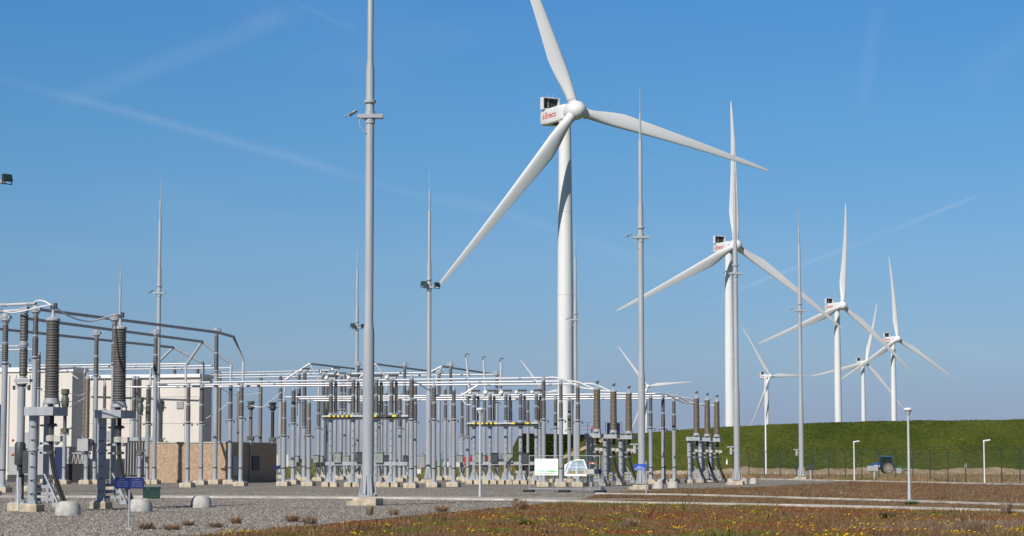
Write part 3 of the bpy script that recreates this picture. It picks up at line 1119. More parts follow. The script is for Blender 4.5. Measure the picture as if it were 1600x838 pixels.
def disconnector(cols, yb, ybeam, beam_px, stripe_px, ytop, label, rods=()):
    p, D = pos(cols[0][0], yb)
    t = thing('disconnector', label, 'disconnector', (p.x, p.y, 0), RZ, 'open switch disconnectors')
    base = Vector((p.x, p.y, 0))
    zb = zat(cols[0][0], ybeam, D)
    zt = zat(cols[0][0], ytop, D)

    def uof(px):
        # where the sight line at px meets the row (points base + u*U)
        k = (px - 800) / F
        best = 0
        for _ in range(12):
            best = best + (k * ((base + U * best).y) * 1.0 - (base + U * best).x) / (U.x - k * U.y)
        return best
    for px, w in cols:
        u = uof(px)
        r = w * D / F / 2
        plinth(t, u - 0.3, 0, 0.46, 0.3, 0.6)
        plinth(t, u + 0.3, 0, 0.46, 0.3, 0.6)
        pb = MB()
        pb.lathe((u, 0, 0), [(r, 0.3), (r, zb - 0.12)], 14)
        pb.box((u, 0, 0.33), (r * 2 + 0.5, r * 2 + 0.2, 0.06))
        for s in (-1, 1):
            pb.prism([(0, 0), (0.26, 0), (0, 0.7)], (u + s * r, -0.012, 0.36), (s, 0, 0), (0, 0, 1), (0, 1, 0), 0.024)
        for k in range(7):
            pb.box((u + 0.02, -r - 0.01, 0.8 + k * (zb - 1.2) / 7), (0.07, 0.03, 0.04), m=1)
        pb.lathe((u, 0, 0), [(r + 0.02, zb - 0.2), (r + 0.09, zb - 0.16), (r + 0.09, zb - 0.1)], 14)
        pb.build('column', [STEEL, DARK], t, ang=30)
        bb = MB()
        bb.box((u, 0, zb + 0.02), (0.66, 0.56, 0.24), m=0)
        bb.box((u, -0.3, zb + 0.02), (0.46, 0.06, 0.16), m=1)
        bb.lathe((u, 0, zb + 0.14), [(0.2, 0), (0.2, 0.12)], 12, 0)
        bb.build('bearing_box', [STEEL, DARK], t, smooth=False)
        zi = zb + 0.26
        zm = (zi + zt) / 2
        insulator(t, u, 0, zi, zm, 0.155)
        insulator(t, u, 0, zm, zt - 0.3, 0.14)
        head(t, 'ball', u, 0, zt - 0.3, 0.14)
        # a second, dark insulator close behind
        insulator(t, u + 0.22, 0.35, zi, zt - 0.35, 0.11)
    u0, u1 = uof(beam_px[0]), uof(beam_px[1])
    b = MB()
    b.box(((u0 + u1) / 2, -0.36, zb + 0.1), (u1 - u0, 0.12, 0.1), m=0)
    b.box(((u0 + u1) / 2, -0.2, zb - 0.06), (u1 - u0, 0.26, 0.16), m=1)
    s2 = uof(stripe_px[1]) + 1.2
    b.box(((s2 + u1 - 0.5) / 2, -0.36, zb + 0.1), (u1 - 0.5 - s2, 0.13, 0.11), m=1)
    b.build('operating_beam', [ALU, DARK], t, smooth=False)
    s0, s1 = uof(stripe_px[0]), uof(stripe_px[1])
    n = 11
    sb = MB()
    for k in range(n):
        sb.box((s0 + (k + 0.5) * (s1 - s0) / n, -0.36, zb + 0.1), ((s1 - s0) / n - 0.004, 0.14, 0.13), m=k % 2)
    for k in range(2):
        sb.box((s1 + (u1 - s1) * (0.4 + 0.35 * k), -0.36, zb + 0.1), (0.28, 0.14, 0.13), m=0)
    sb.build('warning_stripe', [YELLOW, CABD], t, smooth=False)
    lb = MB()
    lb.box(((u0 + u1) / 2, 0.0, 1.55), (u1 - u0 - 0.3, 0.18, 0.24))
    lb.build('lower_beam', STEEL, t, smooth=False)
    rr = MB()
    for i in range(len(cols) - 1):
        um = (uof(cols[i][0]) + uof(cols[i + 1][0])) / 2
        cabinet(t, um - 0.25, -0.05, 1.95, CABG if i % 2 == 0 else CABD, 0.52, 0.68)
    for (pxb, yb_, pxt, yt_) in rods:
        a_, b_ = at_D(pxb, yb_, D + 0.5), at_D(pxt, yt_, D + 0.5)
        M = t.matrix_basis.inverted()
        la, lb_ = M @ a_, M @ b_
        r_ = MB()
        r_.tube([la, lb_], [0.10, 0.085], 10)
        r_.tube([lb_, lb_ + Vector((-0.12, 0, 0.14)), lb_ + Vector((0.05, 0, 0.3)), lb_ + Vector((0.2, 0, 0.22))], 0.035, 6, m=1)
        r_.ball(la, 0.2, 10, 2)
        r_.build('switch_blade', [ALU, DARK, WHITE], t, ang=40)
    return t


bpy.context.view_layer.update()
disconnector([(517.5, 6.5), (552.5, 6.5), (588.5, 6.5), (612, 6.5)], 761, 653, (507, 641), (517, 554), 589, 'switch disconnector with a yellow striped beam crossing behind the tallest mast')
d2 = disconnector([(741, 5.5), (766, 5.5), (790.5, 6), (813.5, 6), (838, 6)], 757, 664, (732, 842), (741, 778), 612, 'switch disconnector with three raised white blades above its yellow striped beam',
                  rods=((733.5, 612, 728.5, 559), (758.5, 614, 755.5, 563), (782.5, 616, 783, 566)))

# ------------------------------------------------------------------ instrument transformers
IG = 'instrument transformers with green heads'


def ctrans(px, yb, yp, yi, yh, wp, wi, label, ins=BROWN, cab=False, hm=None, arms=True):
    p, D = pos(px, yb)
    t = thing('instrument_transformer', label, 'transformer', (p.x, p.y, 0), RZ, IG)
    zp, zi, zh = zat(px, yp, D), zat(px, yi, D), zat(px, yh, D)
    r, ro = wp * D / F / 2, wi * D / F / 2
    plinth(t, 0, 0, 0.8, 0.3)
    pole(t, 0, 0, 0.3, zp, r)
    insulator(t, 0, 0, zp, zi, ro, ins, pitch=0.1)
    h = MB()
    q = zh - zi
    h.lathe((0, 0, zi), [(ro * 1.05, 0), (ro * 1.9, q * 0.2), (ro * 2.0, q * 0.55), (ro * 1.5, q * 0.62), (ro * 1.5, q * 0.72), (ro * 2.1, q * 0.75), (ro * 2.1, q * 0.98), (ro * 1.6, q)], 14)
    if arms:
        h.bar((-ro * 3.4, 0, zi + q * 0.38), (ro * 3.4, 0, zi + q * 0.38), 0.09, 0.07)
    h.build('head', hm or HEADG, t, ang=35)
    b = MB()
    b.box((0, 0, zp + 0.1), (ro * 3.4, ro * 3, 0.34))
    b.bar((0, -ro, zp + 0.05), (ro * 4.5, -ro, zp + 0.3), 0.1, 0.1)
    b.build('terminal_box', HEADG, t, smooth=False)
    if cab:
        cabinet(t, -0.3, -0.25, zp + 0.1, PANELG, 0.8, 0.9, 0.5)
    return t


ctrans(101.5, 757, 675, 640, 608, 6, 6, 'green headed transformer right behind the big left termination', ins=PORC)
ctrans(219, 757, 710, 648, 621, 6, 5, 'green headed transformer beside the radiators left of the pebble wall')
ctrans(286, 746, 700, 637, 620, 5, 4, 'green headed transformer standing behind the pebble wall middle', ins=PORC)
ctrans(392, 746, 686, 641, 627, 6, 5.5, 'green headed transformer over the dark side of the pebble wall')
ctrans(426, 747, 688, 642, 629, 6, 5.5, 'transformer coloured black for shade at the right end of the pebble wall', ins=BLACK, hm=DARK)  # black insulator and dark head colour stand in for the shade here
ctrans(250, 748, 690, 640, 625, 5, 4.5, 'small transformer hidden behind the left end of the pebble wall', ins=PORC)


def vtrans(px, yb, yp, yi, wp, wi, label, ins, cab=True):
    p, D = pos(px, yb)
    t = thing('voltage_transformer', label, 'transformer', (p.x, p.y, 0), RZ, 'columnar voltage transformers')
    zp, zi = zat(px, yp, D), zat(px, yi, D)
    r, ro = wp * D / F / 2, wi * D / F / 2
    plinth(t, 0, 0, 0.8, 0.3)
    pole(t, 0, 0, 0.3, zp - (0.9 if cab else 0), r)
    if cab:
        b = MB()
        b.box((-0.1, -0.1, zp - 0.45), (0.85, 0.75, 0.9))
        b.box((0.42, 0.0, zp - 0.3), (0.2, 0.4, 0.4), m=1)
        b.build('base_tank', [PANELG, DARK], t, smooth=False)
    insulator(t, 0, 0, zp, zi, ro, ins, pitch=0.1)
    h = MB()
    h.lathe((0, 0, zi), [(ro * 0.9, 0), (ro * 0.8, 0.15), (0.05, 0.25), (0.04, 0.4)], 12)
    h.build('top_cap', STEEL, t)
    return t


vtrans(136, 757, 686, 592, 7, 8.5, 'stout brown insulator column on a grey tank before the cream building', BROWN)
vtrans(131.5, 752, 680, 582, 5, 5, 'slender brown insulator column behind the stout one at the cream building', BROWN, False)
vtrans(373, 745, 692, 611, 6, 5.5, 'pale brown insulator column just left of the dark wall side', BROWN, False)
vtrans(407, 745, 692, 587, 6, 6, 'tall brown insulator column above the dark side of the pebble wall', BROWN, False)
vtrans(163, 757, 640, 602, 5, 5, 'small grey arrester between the left terminations', PORC, False)
vtrans(731, 754, 683, 600, 6, 5.5, 'tall brown insulator column at the left of the raised switch blades', BROWN, False)

# tall ribbed arrester at the left carrying the first busbar
p, D = pos(31, 799)
t = thing('surge_arrester', 'tall ribbed surge arrester with dark counter box left of the big termination', 'arrester', (p.x, p.y, 0), RZ)
plinth(t, 0, 0.1, 0.62, 0.28)
pole(t, 0, 0.1, 0.28, 4.45, 0.135, mid=False)
insulator(t, 0.05, 0.1, 4.62, 5.75, 0.15, pitch=0.105, n=18)
insulator(t, 0.05, 0.1, 5.85, 6.95, 0.15, pitch=0.105, n=18)
m_ = MB()
m_.box((0.05, 0.1, 4.54), (0.62, 0.2, 0.1))
for s in (-1, 1):
    m_.lathe((0.05 + s * 0.27, 0.1, 4.38), [(0.02, 0), (0.02, 0.36)], 6)
m_.lathe((0.05, 0.1, 5.75), [(0.13, 0), (0.16, 0.02), (0.16, 0.08), (0.13, 0.1)], 14)
m_.box((0.05, 0.1, 7.03), (0.26, 0.2, 0.14))
m_.build('fittings', STEEL, t, ang=30)
m_ = MB()
m_.lathe((0.1, -0.12, 1.6), [(0.17, 0), (0.19, 0.05), (0.19, 0.72), (0.14, 0.8)], 14)
m_.lathe((0.1, -0.12, 1.3), [(0.09, 0), (0.11, 0.3)], 10)
m_.box((0.36, -0.1, 1.7), (0.2, 0.3, 0.8))
m_.build('counter_box', DARK, t, ang=35)
m_ = MB()
for zz in (1.95, 2.45):
    m_.ball((-0.13, -0.22, zz), 0.05, 8)
m_.build('red_valve', RED, t)
m_ = MB()
m_.tube([(0.12, -0.22, 0.0), (0.1, -0.2, 0.6), (0.06, -0.2, 1.4)], 0.035, 6)
m_.build('earth_rod', ALU, t)

# ------------------------------------------------------------------ cable terminations
TG = 'cable terminations with curved black cables'


def termination(px, D, label, ins, pxy=643, clone=None):
    p = at_D(px, pxy, D)
    if clone:
        t = copy_tree(clone)
        t.location = (p.x, p.y, 0)
        t['label'] = label
        return t
    t = thing('cable_termination', label, 'cable termination', (p.x, p.y, 0), RZ, TG)
    plinth(t, -0.36, -0.15, 0.62, 0.26)
    m = MB()                                           # main column
    m.lathe((-0.36, -0.15, 0), [(0.16, 0.3), (0.16, 3.29)], 20)
    m.box((-0.36, -0.15, 0.28), (0.5, 0.5, 0.05))
    m.lathe((-0.36, -0.15, 2.08), [(0.17, 0), (0.2, 0.01), (0.2, 0.07), (0.17, 0.08)], 20)
    for k in range(6):
        m.box((-0.33, -0.325, 0.62 + 0.46 * k), (0.03, 0.04, 0.04), m=1)
        m.bar((-0.38, -0.33, 0.62 + 0.46 * k), (-0.2, -0.33, 0.64 + 0.46 * k), 0.02, 0.02, m=1)
    for sx in (-1, 1):
        for sy in (-1, 1):
            m.lathe((-0.36 + 0.21 * sx, -0.15 + 0.21 * sy, 0.3), [(0.025, 0), (0.025, 0.1)], 6)
            m.bar((-0.36 + 0.13 * sx, -0.15 + 0.13 * sy, 0.3), (-0.36 + 0.1 * sx, -0.15 + 0.1 * sy, 0.55), 0.03, 0.03)
    m.build('column', [STEEL, DARK], t, ang=30)
    m = MB()
    m.lathe((-0.22, 0.55, 0), [(0.10, 0.85), (0.10, 3.29)], 14)
    m.build('rear_column', STEEL, t, ang=30)
    m = MB()
    m.box((0, 0.05, 3.44), (1.08, 1.15, 0.29), bev=0.012)
    m.build('cross_beam', STEEL, t, smooth=False)
    for z, w in ((2.96, 0.07), (2.34, 0.09), (2.02, 0.07)):
        m = MB()
        m.bar((-0.22, 0.1, z), (0.42, 0.05, z), 0.08, w)
        if z == 2.34:
            m.bar((0.38, 0.04, 2.34), (0.52, -0.02, 2.45), 0.12, 0.14)
        m.build('bracket_arm', STEEL, t, smooth=False)
    m = MB()
    for z, u1 in ((0.86, 0.35), (0.42, 0.3), (0.62, 0.42)):
        m.bar((-0.3, 0.1, z), (u1, 0.1, z), 0.1, 0.11)
    m.bar((0.1, 0.1, 0.3), (0.1, 0.1, 0.95), 0.09, 0.1)
    m.bar((0.32, 0.1, 0.2), (0.32, 0.1, 0.72), 0.07, 0.09)
    m.bar((0.3, 0.06, 0.24), (0.62, 0.06, 0.24), 0.1, 0.14)
    m.build('cable_stand', STEEL, t, smooth=False)
    m = MB()
    m.bar((0.05, -0.08, 1.3), (0.62, -0.08, 0.22), 0.10, 0.06)
    m.build('diagonal_strut', STEEL, t, smooth=False)
    m = MB()
    m.lathe((0.2, 0.05, 2.4), [(0.13, 0), (0.17, 0.02), (0.17, 0.2), (0.13, 0.22)], 18)
    m.box((0.5, 0.0, 2.5), (0.24, 0.2, 0.2))
    m.build('current_sensor', KERB, t, ang=35)
    for k, (dx, dv, r) in enumerate(((0.2, 0.05, 0.062), (0.3, 0.02, 0.034))):
        c = MB()
        pts = [(dx * 0.9 + 0.02, dv, 3.3), (dx * 0.9 + 0.02, dv, 2.3)]
        for i in range(1, 15):
            f = i / 14
            pts.append((dx * 0.9 + 0.02 + (0.78 + 0.05 * k) * f ** 1.8, dv - 0.12 * f, 2.3 - 2.36 * f))
        c.tube(pts, r, 10)
        c.build('cable', BLACK, t)
    c = MB()
    for z in (2.96, 2.02):
        c.box((0.2, 0.03, z), (0.2, 0.2, 0.12))
        c.box((0.36, 0.0, z + 0.02), (0.08, 0.1, 0.1))
    c.lathe((0.2, 0.05, 2.68), [(0.09, -0.14), (0.1, -0.1), (0.1, 0.2), (0.08, 0.3)], 12)
    c.build('cable_cleat', DARK, t, smooth=False)
    m = MB()
    z0 = 3.59
    for s in ((-1, -1), (1, -1), (1, 1), (-1, 1)):
        m.lathe((0.2 + 0.2 * s[0], 0.05 + 0.2 * s[1], z0), [(0.03, 0), (0.03, 0.14)], 8)
    m.lathe((0.2, 0.05, z0), [(0.30, 0.10), (0.31, 0.115), (0.31, 0.14), (0.28, 0.155), (0.27, 0.2), (0.25, 0.3), (0.21, 0.33)], 24)
    m.lathe((0.2, 0.05, 0), [(0.07, 3.3), (0.07, 3.72)], 12, 1)
    m.build('base_flange', [STEEL, DARK], t, ang=35)
    m = MB()
    z1 = 6.58
    n = 30
    pz = (z1 - 3.9) / n
    prof = []
    for k in range(n):
        b = 3.9 + k * pz
        ro = 0.258 - 0.028 * k / n - (0.006 if k % 2 else 0)
        ri = ro - 0.022
        prof += [(ri, b), (ri, b + 0.3 * pz), (ro, b + 0.52 * pz), (ro, b + 0.66 * pz), (ri, b + 0.95 * pz)]
    m.lathe((0.2, 0.05, 0), prof, 24)
    m.build('insulator', ins, t, ang=50)
    m = MB()
    m.lathe((0.2, 0.05, z1 - 0.02), [(0.235, 0), (0.25, 0.01), (0.25, 0.07), (0.2, 0.11), (0.09, 0.15), (0.055, 0.2), (0.05, 0.42)], 20)
    m.build('top_cap', STEEL, t, ang=35)
    m = MB()
    m.box((0.2, 0.05, z1 + 0.46), (0.17, 0.14, 0.12))
    m.box((0.28, 0.05, z1 + 0.5), (0.1, 0.1, 0.2))
    m.build('terminal_clamp', DARK, t, smooth=False)
    return t


T1 = termination(71, 76, 'large cable termination nearest the left picture edge', PORC)
T2 = termination(177, 80.8, 'large cable termination right behind the two blue signboards', PORC, clone=T1)
T3 = termination(930 - 2, 150, 'brown cable termination behind the picture banner, first of its three', BROWN)
T4 = termination(954, 155, 'brown cable termination between banner fence and mast, middle of its three', BROWN, clone=T3)
T5 = termination(978, 160, 'brown cable termination just left of the mast with the blue sign', BROWN, clone=T3)
T6 = termination(1084, 172, 'brown cable termination right of the three slim posts, leftmost of the far trio', BROWN, clone=T3)
T7 = termination(1101, 177, 'brown cable termination in the middle of the far right trio', BROWN, clone=T3)
T8 = termination(1116, 182, 'rightmost brown cable termination, last of the far trio', BROWN, clone=T3)

# ------------------------------------------------------------------ busbars, pipes, jumpers
BG = 'long white tubular busbars'


def busbar(p, q, z, r, label, m=None, group=BG, fit=()):
    a, b = at_z(*p, z), at_z(*q, z)
    mb = MB()
    d = (b - a).normalized()
    r *= 0.9
    mb.tube([a, b], r, 12)
    mb.tube([b - d * 0.02, b + d * 0.12], r * 1.25, 10, 1)
    for f in fit:
        c = a.lerp(b, f)
        mb.tube([c - d * 0.1, c + d * 0.1], r * 1.35, 10, 1)
    o = mb.build('busbar', [m or ALU, STEEL], None)
    return tag(o, label, 'busbar', group)


FT = (0.12, 0.3, 0.47, 0.62, 0.8, 0.93)
busbar((245, 598.5), (858, 590.5), 7.4, 0.075, 'upper tube of the lowest front busbars, ending above the white banner', fit=FT)
busbar((245, 602), (882, 596), 7.4, 0.075, 'middle tube of the lowest front busbars, ending above the gap between banners', fit=FT)
busbar((195, 605), (912, 600.3), 7.4, 0.075, 'lower tube of the front busbars, ending above the picture banner', fit=FT)
busbar((330, 583.3), (515, 579), 10.6, 0.085, 'shortest upper busbar tube, ending at the contact heads', fit=(0.3, 0.7))
busbar((198, 588), (670, 582.5), 10.6, 0.085, 'upper busbar tube ending behind the mast with floodlights', fit=FT)
busbar((198, 592), (776, 585.3), 10.6, 0.085, 'upper busbar tube ending at the dark clamp of the third roof pipe', fit=FT)
busbar((445, 620.7), (1023, 615.5), 6.85, 0.08, 'upper tube of the far low busbars, ending just past the mast', fit=FT)
busbar((468, 623.5), (1042, 619), 6.85, 0.08, 'middle tube of the far low busbars, ending over the middle post', fit=FT)
busbar((490, 626.5), (1060, 622.6), 6.85, 0.08, 'lower tube of the far low busbars, ending over the last slim post', fit=FT)
busbar((40, 571.3), (293, 568.7), 10.6, 0.085, 'left upper busbar tube with the leftmost blunt end', fit=(0.2, 0.6))
busbar((40, 575.3), (330, 571.7), 10.6, 0.085, 'left upper busbar tube with the middle blunt end', fit=(0.3, 0.6))
busbar((110, 578.6), (361, 575.2), 10.6, 0.085, 'left upper busbar tube with the rightmost blunt end', fit=(0.3, 0.7))
busbar((-60, 479.4), (52, 474.6), 7.25, 0.055, 'thick near busbar tube at the top left edge', fit=(0.6, 0.95))
busbar((-60, 489.2), (40, 484.6), 7.25, 0.055, 'second near busbar tube just below the top left one', fit=(0.6,))
busbar((-60, 543.4), (30, 540.8), 10.6, 0.08, 'short busbar end at the left edge, upper of two')
busbar((-60, 549.0), (52, 546.3), 10.6, 0.08, 'short busbar end at the left edge, lower of two')
busbar((815, 618.3), (935, 617.2), 7.0, 0.07, 'short connection tube right of the second disconnector', fit=(0.1,))


def pipe(p, q, z, r, label, legs=(), feet=(), bend=None, group='dark overhead pipes'):
    t = thing('overhead_pipe', label, 'conductor pipe', (0, 0, 0), 0, group)
    a, b = at_z(*p, z), at_z(*q, z)
    t.location = (a.x, a.y, 0)
    off = Vector((a.x, a.y, 0))
    mb = MB()
    pts = [a - off, b - off]
    if bend:
        b2 = at_z(*bend, z)
        pts.append(b2 - off)
        b = b2
    mb.tube(pts, r, 12)
    mb.build('conductor', DARKALU, t)
    for (lx, ly), fy in zip(legs, feet):
        D = b.y
        e = at_D(lx, ly, D)
        m = MB()
        m.tube([b - off, e - off], r * 0.95, 10)
        m.build('sloping_leg', DARKALU if z > 11.1 and p[0] < 400 else ALU, t)
        g = at_D(lx, fy, D)
        m = MB()
        m.tube([e - off, Vector((e.x, e.y, g.z)) - off], r * 0.85, 10)
        m.build('drop_tube', ALU, t)
    return t


pipe((40, 481), (340, 519.5), 11.2, 0.11, 'front dark pipe over the pebble wall, bent down at its right end', [(380, 564)], [600], bend=(365, 526.5))
pipe((40, 497.5), (316, 534), 11.2, 0.11, 'middle dark pipe splitting into two legs beside the front post', [(290.5, 571), (361, 569)], [604, 602])
pipe((-30, 511), (271, 543), 11.2, 0.11, 'hindmost dark pipe splitting into two legs over the wall left end', [(235.5, 577), (318, 568)], [606, 605])
pipe((575, 578.5), (484, 568.5), 11.2, 0.10, 'first roof pipe left of the tallest mast with a tent of legs', [(445, 594), (498, 593)], [622, 623])
pipe((686, 582), (587, 569), 11.2, 0.10, 'second roof pipe right of the tallest mast with a tent of legs', [(562, 590), (604, 592)], [600, 613])
pipe((778, 586), (690, 572.5), 11.2, 0.10, 'third roof pipe left of the raised switch blades', [(681, 593), (668, 584)], [600, 590])


def jumper(pts, r, label, n=8):
    P = [at_D(*q) for q in pts]
    # smooth Catmull-Rom
    out = []
    for i in range(len(P) - 1):
        p0, p1, p2, p3 = P[max(i - 1, 0)], P[i], P[i + 1], P[min(i + 2, len(P) - 1)]
        for k in range(n):
            s = k / n
            out.append(0.5 * ((2 * p1) + (p2 - p0) * s + (2 * p0 - 5 * p1 + 4 * p2 - p3) * s * s + (3 * p1 - p0 - 3 * p2 + p3) * s ** 3))
    out.append(P[-1])
    mb = MB()
    mb.tube(out, r, 7)
    return tag(mb.build('jumper_cable', WHITE), label, 'cable', 'slack white jumper cables')


jumper([(53, 473, 77), (60, 470, 76.8), (70, 471.5, 76.4), (82, 478.5, 76)], 0.03, 'slack cable from the top left busbar to the big termination')
jumper([(0, 482, 78), (8, 487, 78), (22, 488.5, 77), (42, 485, 76.5), (62, 480, 76), (80, 476.5, 76)], 0.026, 'long cable drooping over the top left edge')
jumper([(84, 478, 76), (92, 484, 76.6), (108, 494, 77.5), (126, 500.5, 78.5), (144, 502, 79.3), (163, 497, 80), (184, 491.5, 80.8)], 0.03, 'white cable sagging between the two large left terminations')
for a, b, D1, D2, lab in (((858, 590.3), (931, 608.5), 150, 150, 'arched cable from the first busbar end to the first brown termination'),
                          ((882, 596), (957, 611.5), 155, 155, 'arched cable from the second busbar end to the middle brown termination'),
                          ((912, 600.2), (980, 615), 160, 160, 'arched cable from the third busbar end to the termination by the mast'),
                          ((1023, 615.3), (1086, 630), 168, 172, 'arched cable from the mast side busbar end to the far trio'),
                          ((1042, 619), (1102, 632), 174, 177, 'arched cable from the middle far busbar end to the middle of the far trio'),
                          ((1060, 622.5), (1117, 634), 180, 182, 'arched cable from the last far busbar end to the rightmost termination')):
    f = lambda s: (a[0] + (b[0] - a[0]) * s, a[1] + (b[1] - a[1]) * s, D1 + (D2 - D1) * s)
    pts = []
    for s, dy in ((0, 0), (0.12, -2.2), (0.3, -2.8), (0.5, 0.6), (0.7, 3.2), (0.85, 2.2), (1, 0)):
        x, y, D = f(s)
        pts.append((x, y + dy, D))
    jumper(pts, 0.065, lab)
jumper([(345, 605, 168), (352, 611, 169), (365, 616, 170), (383, 618, 171), (407, 614, 172)], 0.035, 'thin cable dangling right of the front bent pipe')
jumper([(722, 612, 160), (722, 622, 160), (727, 631, 160), (735, 633, 160)], 0.04, 'curled cable under the left raised switch blade')
jumper([(645, 597, 152), (655, 600, 153), (665, 607, 154), (678, 612, 155)], 0.05, 'short white cable beside the mast with floodlights')
jumper([(720, 619, 158), (733, 611, 158), (748, 601, 158)], 0.08, 'slanted white tube left of the raised switch blades')
jumper([(104, 578, 150), (112, 585, 150), (122, 592, 150)], 0.03, 'thin cable hanging before the cream building top left')
jumper([(106, 614, 165), (125, 618, 166), (145, 606, 167)], 0.025, 'thin sagging wire before the cream building front')
jumper([(108, 637, 165), (122, 628, 166), (140, 618, 167)], 0.025, 'lower thin wire rising before the cream building front')
jumper([(322, 654, 172), (345, 640, 173), (362, 628, 174), (385, 640, 175)], 0.025, 'thin wire above the pebble wall right half')
jumper([(392, 634, 176), (410, 636, 176), (425, 625, 177), (440, 613, 178)], 0.03, 'thin wire linking the two heads over the dark wall side')

# ------------------------------------------------------------------ buildings at the left
# cream hall
c0 = at_D(311, 650, 216)
hall = thing('cream_hall', 'large cream panelled substation hall at the left behind the terminations', 'building', (c0.x, c0.y, 0), RZ)
H1 = zat(329, 589, 216)
m = MB()
m.box((-21, 1.6, H1 / 2), (42, 3.2, H1))
m.build('wall', PANEL, hall, smooth=False)
m = MB()
for k in range(14):
    m.box((-1.5 - 2.9 * k, -0.004, H1 / 2), (0.07, 0.05, H1 - 0.4))
for z in (2.8, 5.4, 8.0):
    m.box((-21, -0.002, z), (41.9, 0.03, 0.05))
m.build('panel_joint', PANELG, hall, smooth=False)
m = MB()
m.box((-21, 1.55, H1 + 0.12), (42.3, 3.6, 0.34))
m.build('roof_edge', WHITE, hall, smooth=False)
m = MB()
m.lathe((0.18, -0.12, 0), [(0.12, 0), (0.12, H1 - 0.2)], 10)
m.lathe((-5.2, -0.12, 0), [(0.10, 0), (0.10, H1 - 0.2)], 10)
m.build('downpipe', DARKALU, hall)
m = MB()
m.box((-38, -0.06, 6.2), (2.0, 0.12, 4.4))
m.build('louvre', NAVY, hall, smooth=False)
for vx, vz, vw, vh in ((-9.5, 4.2, 1.2, 1.0), (-15.5, 6.5, 1.4, 0.8), (-2.0, 7.2, 0.7, 0.7)):
    m = MB()
    m.box((vx, -0.05, vz), (vw, 0.1, vh))
    for k in range(4):
        m.box((vx, -0.115, vz - vh * 0.36 + k * vh * 0.24), (vw * 0.92, 0.03, vh * 0.1), m=1)
    m.build('wall_vent', [PANELG, DARKALU], hall, smooth=False)
m = MB()
m.box((-12.2, -0.05, 1.3), (1.3, 0.1, 2.5))
m.build('service_door', PANELG, hall, smooth=False)
# lower grey annexe and taller left wing
c1 = at_D(112, 650, 205)
wing = thing('cream_wing', 'taller cream wing with a white parapet at the far left edge', 'building', (c1.x, c1.y, 0), RZ)
H2 = zat(112, 580, 205)
m = MB()
m.box((-9, 1.5, H2 / 2), (18, 3, H2))
m.build('wall', PANEL, wing, smooth=False)
m = MB()
m.box((-9, 1.5, H2 + 0.18), (18.3, 3.3, 0.42))
m.build('parapet', WHITE, wing, smooth=False)
m = MB()
m.box((-3.4, -0.05, 5.2), (0.08, 0.06, H2 - 1))
m.box((-6.4, -0.05, 5.2), (0.08, 0.06, H2 - 1))
m.build('panel_joint', PANELG, wing, smooth=False)
m = MB()
m.box((-7.3, -0.06, 5.0), (0.5, 0.1, 4.0))
m.build('window', NAVY, wing, smooth=False)
c2 = at_D(108, 700, 180)
anx = thing('grey_annexe', 'low grey flat wall block behind the big left termination', 'building', (c2.x, c2.y, 0), RZ)
m = MB()
m.box((-2.7, 0.6, 1.45), (5.4, 1.2, 2.9))
m.build('wall', PANELG, anx, smooth=False)
m = MB()
m.box((-2.7, 0.55, 0.3), (5.5, 1.25, 0.6))
m.build('plinth_band', DARK, anx, smooth=False)
m = MB()
m.box((-3.6, -0.2, 3.4), (0.7, 0.4, 1.3))
m.box((-3.6, -0.2, 2.6), (0.1, 0.1, 0.5))
m.build('vent_box', PANELG, anx, smooth=False)

# pebble walled enclosure
cw = at_D(358, 700, 172)
enc = thing('pebble_enclosure', 'brown pebble faced wall enclosure with a dark shaded right side', 'enclosure', (cw.x, cw.y, 0), RZ)
HW = zat(358, 692.5, 172)
LW, LD = 7.0, 10.0
m = MB()
m.box((-LW / 2, 0.12, HW / 2), (LW, 0.24, HW))
m.box((-0.12, 0.24 + LD / 2, HW / 2), (0.24, LD, HW))
m.box((-LW + 0.12, 0.24 + LD / 2, HW / 2), (0.24, LD, HW))
m.box((-LW / 2, LD + 0.36, HW / 2), (LW, 0.24, HW))
m.build('wall', PEBBLE, enc, smooth=False)
m = MB()
m.box((-LW / 2, 0.12, HW + 0.05), (LW + 0.06, 0.34, 0.1))
m.box((-0.1, 0.3 + LD / 2, HW + 0.05), (0.34, LD - 0.1, 0.098))
m.build('coping', KERB, enc, smooth=False)
m = MB()
m.box((0.04, 5.6, 1.55), (0.1, 1.5, 1.1))
m.build('wall_vent', BLACK, enc, smooth=False)
m = MB()
m.box((0.03, 1.2, 1.35), (0.06, 0.9, 1.5))
m.build('side_door', DARKALU, enc, smooth=False)
m = MB()
m.lathe((0.1, 4.3, 0), [(0.07, 0), (0.07, HW + 0.1)], 10)
m.build('drain_pipe', STEEL, enc)

# power transformer and radiators glimpsed between the posts
c3 = at_D(216, 700, 184)
tr = thing('power_transformer', 'dark grey power transformer with radiator fins left of the pebble wall', 'transformer', (c3.x, c3.y, 0), RZ)
m = MB()
m.box((0, 1.2, 1.9), (2.3, 2.0, 3.0), bev=0.05)
m.build('tank', CABD, tr, smooth=False)
m = MB()
for k in range(9):
    m.box((-1.0 + 0.25 * k, -0.1, 1.9), (0.06, 0.5, 2.7))
m.build('radiator', PANELG, tr, smooth=False)
m = MB()
m.box((0.1, 0.6, 3.55), (2.6, 0.7, 0.3))
m.build('expansion_pipe', DARKALU, tr, smooth=False)
m = MB()
m.box((0, 1.0, 0.2), (2.8, 2.8, 0.4))
m.build('base', CONC, tr, smooth=False)
c3 = at_D(115, 720, 176)
tr = thing('cooling_bank', 'black cooling bank with pale zigzag braces behind the left terminations', 'cooler', (c3.x, c3.y, 0), RZ)
m = MB()
m.box((0, 0.5, 0.75), (1.9, 0.7, 1.5))
m.build('fan_box', BLACK, tr, smooth=False)
m = MB()
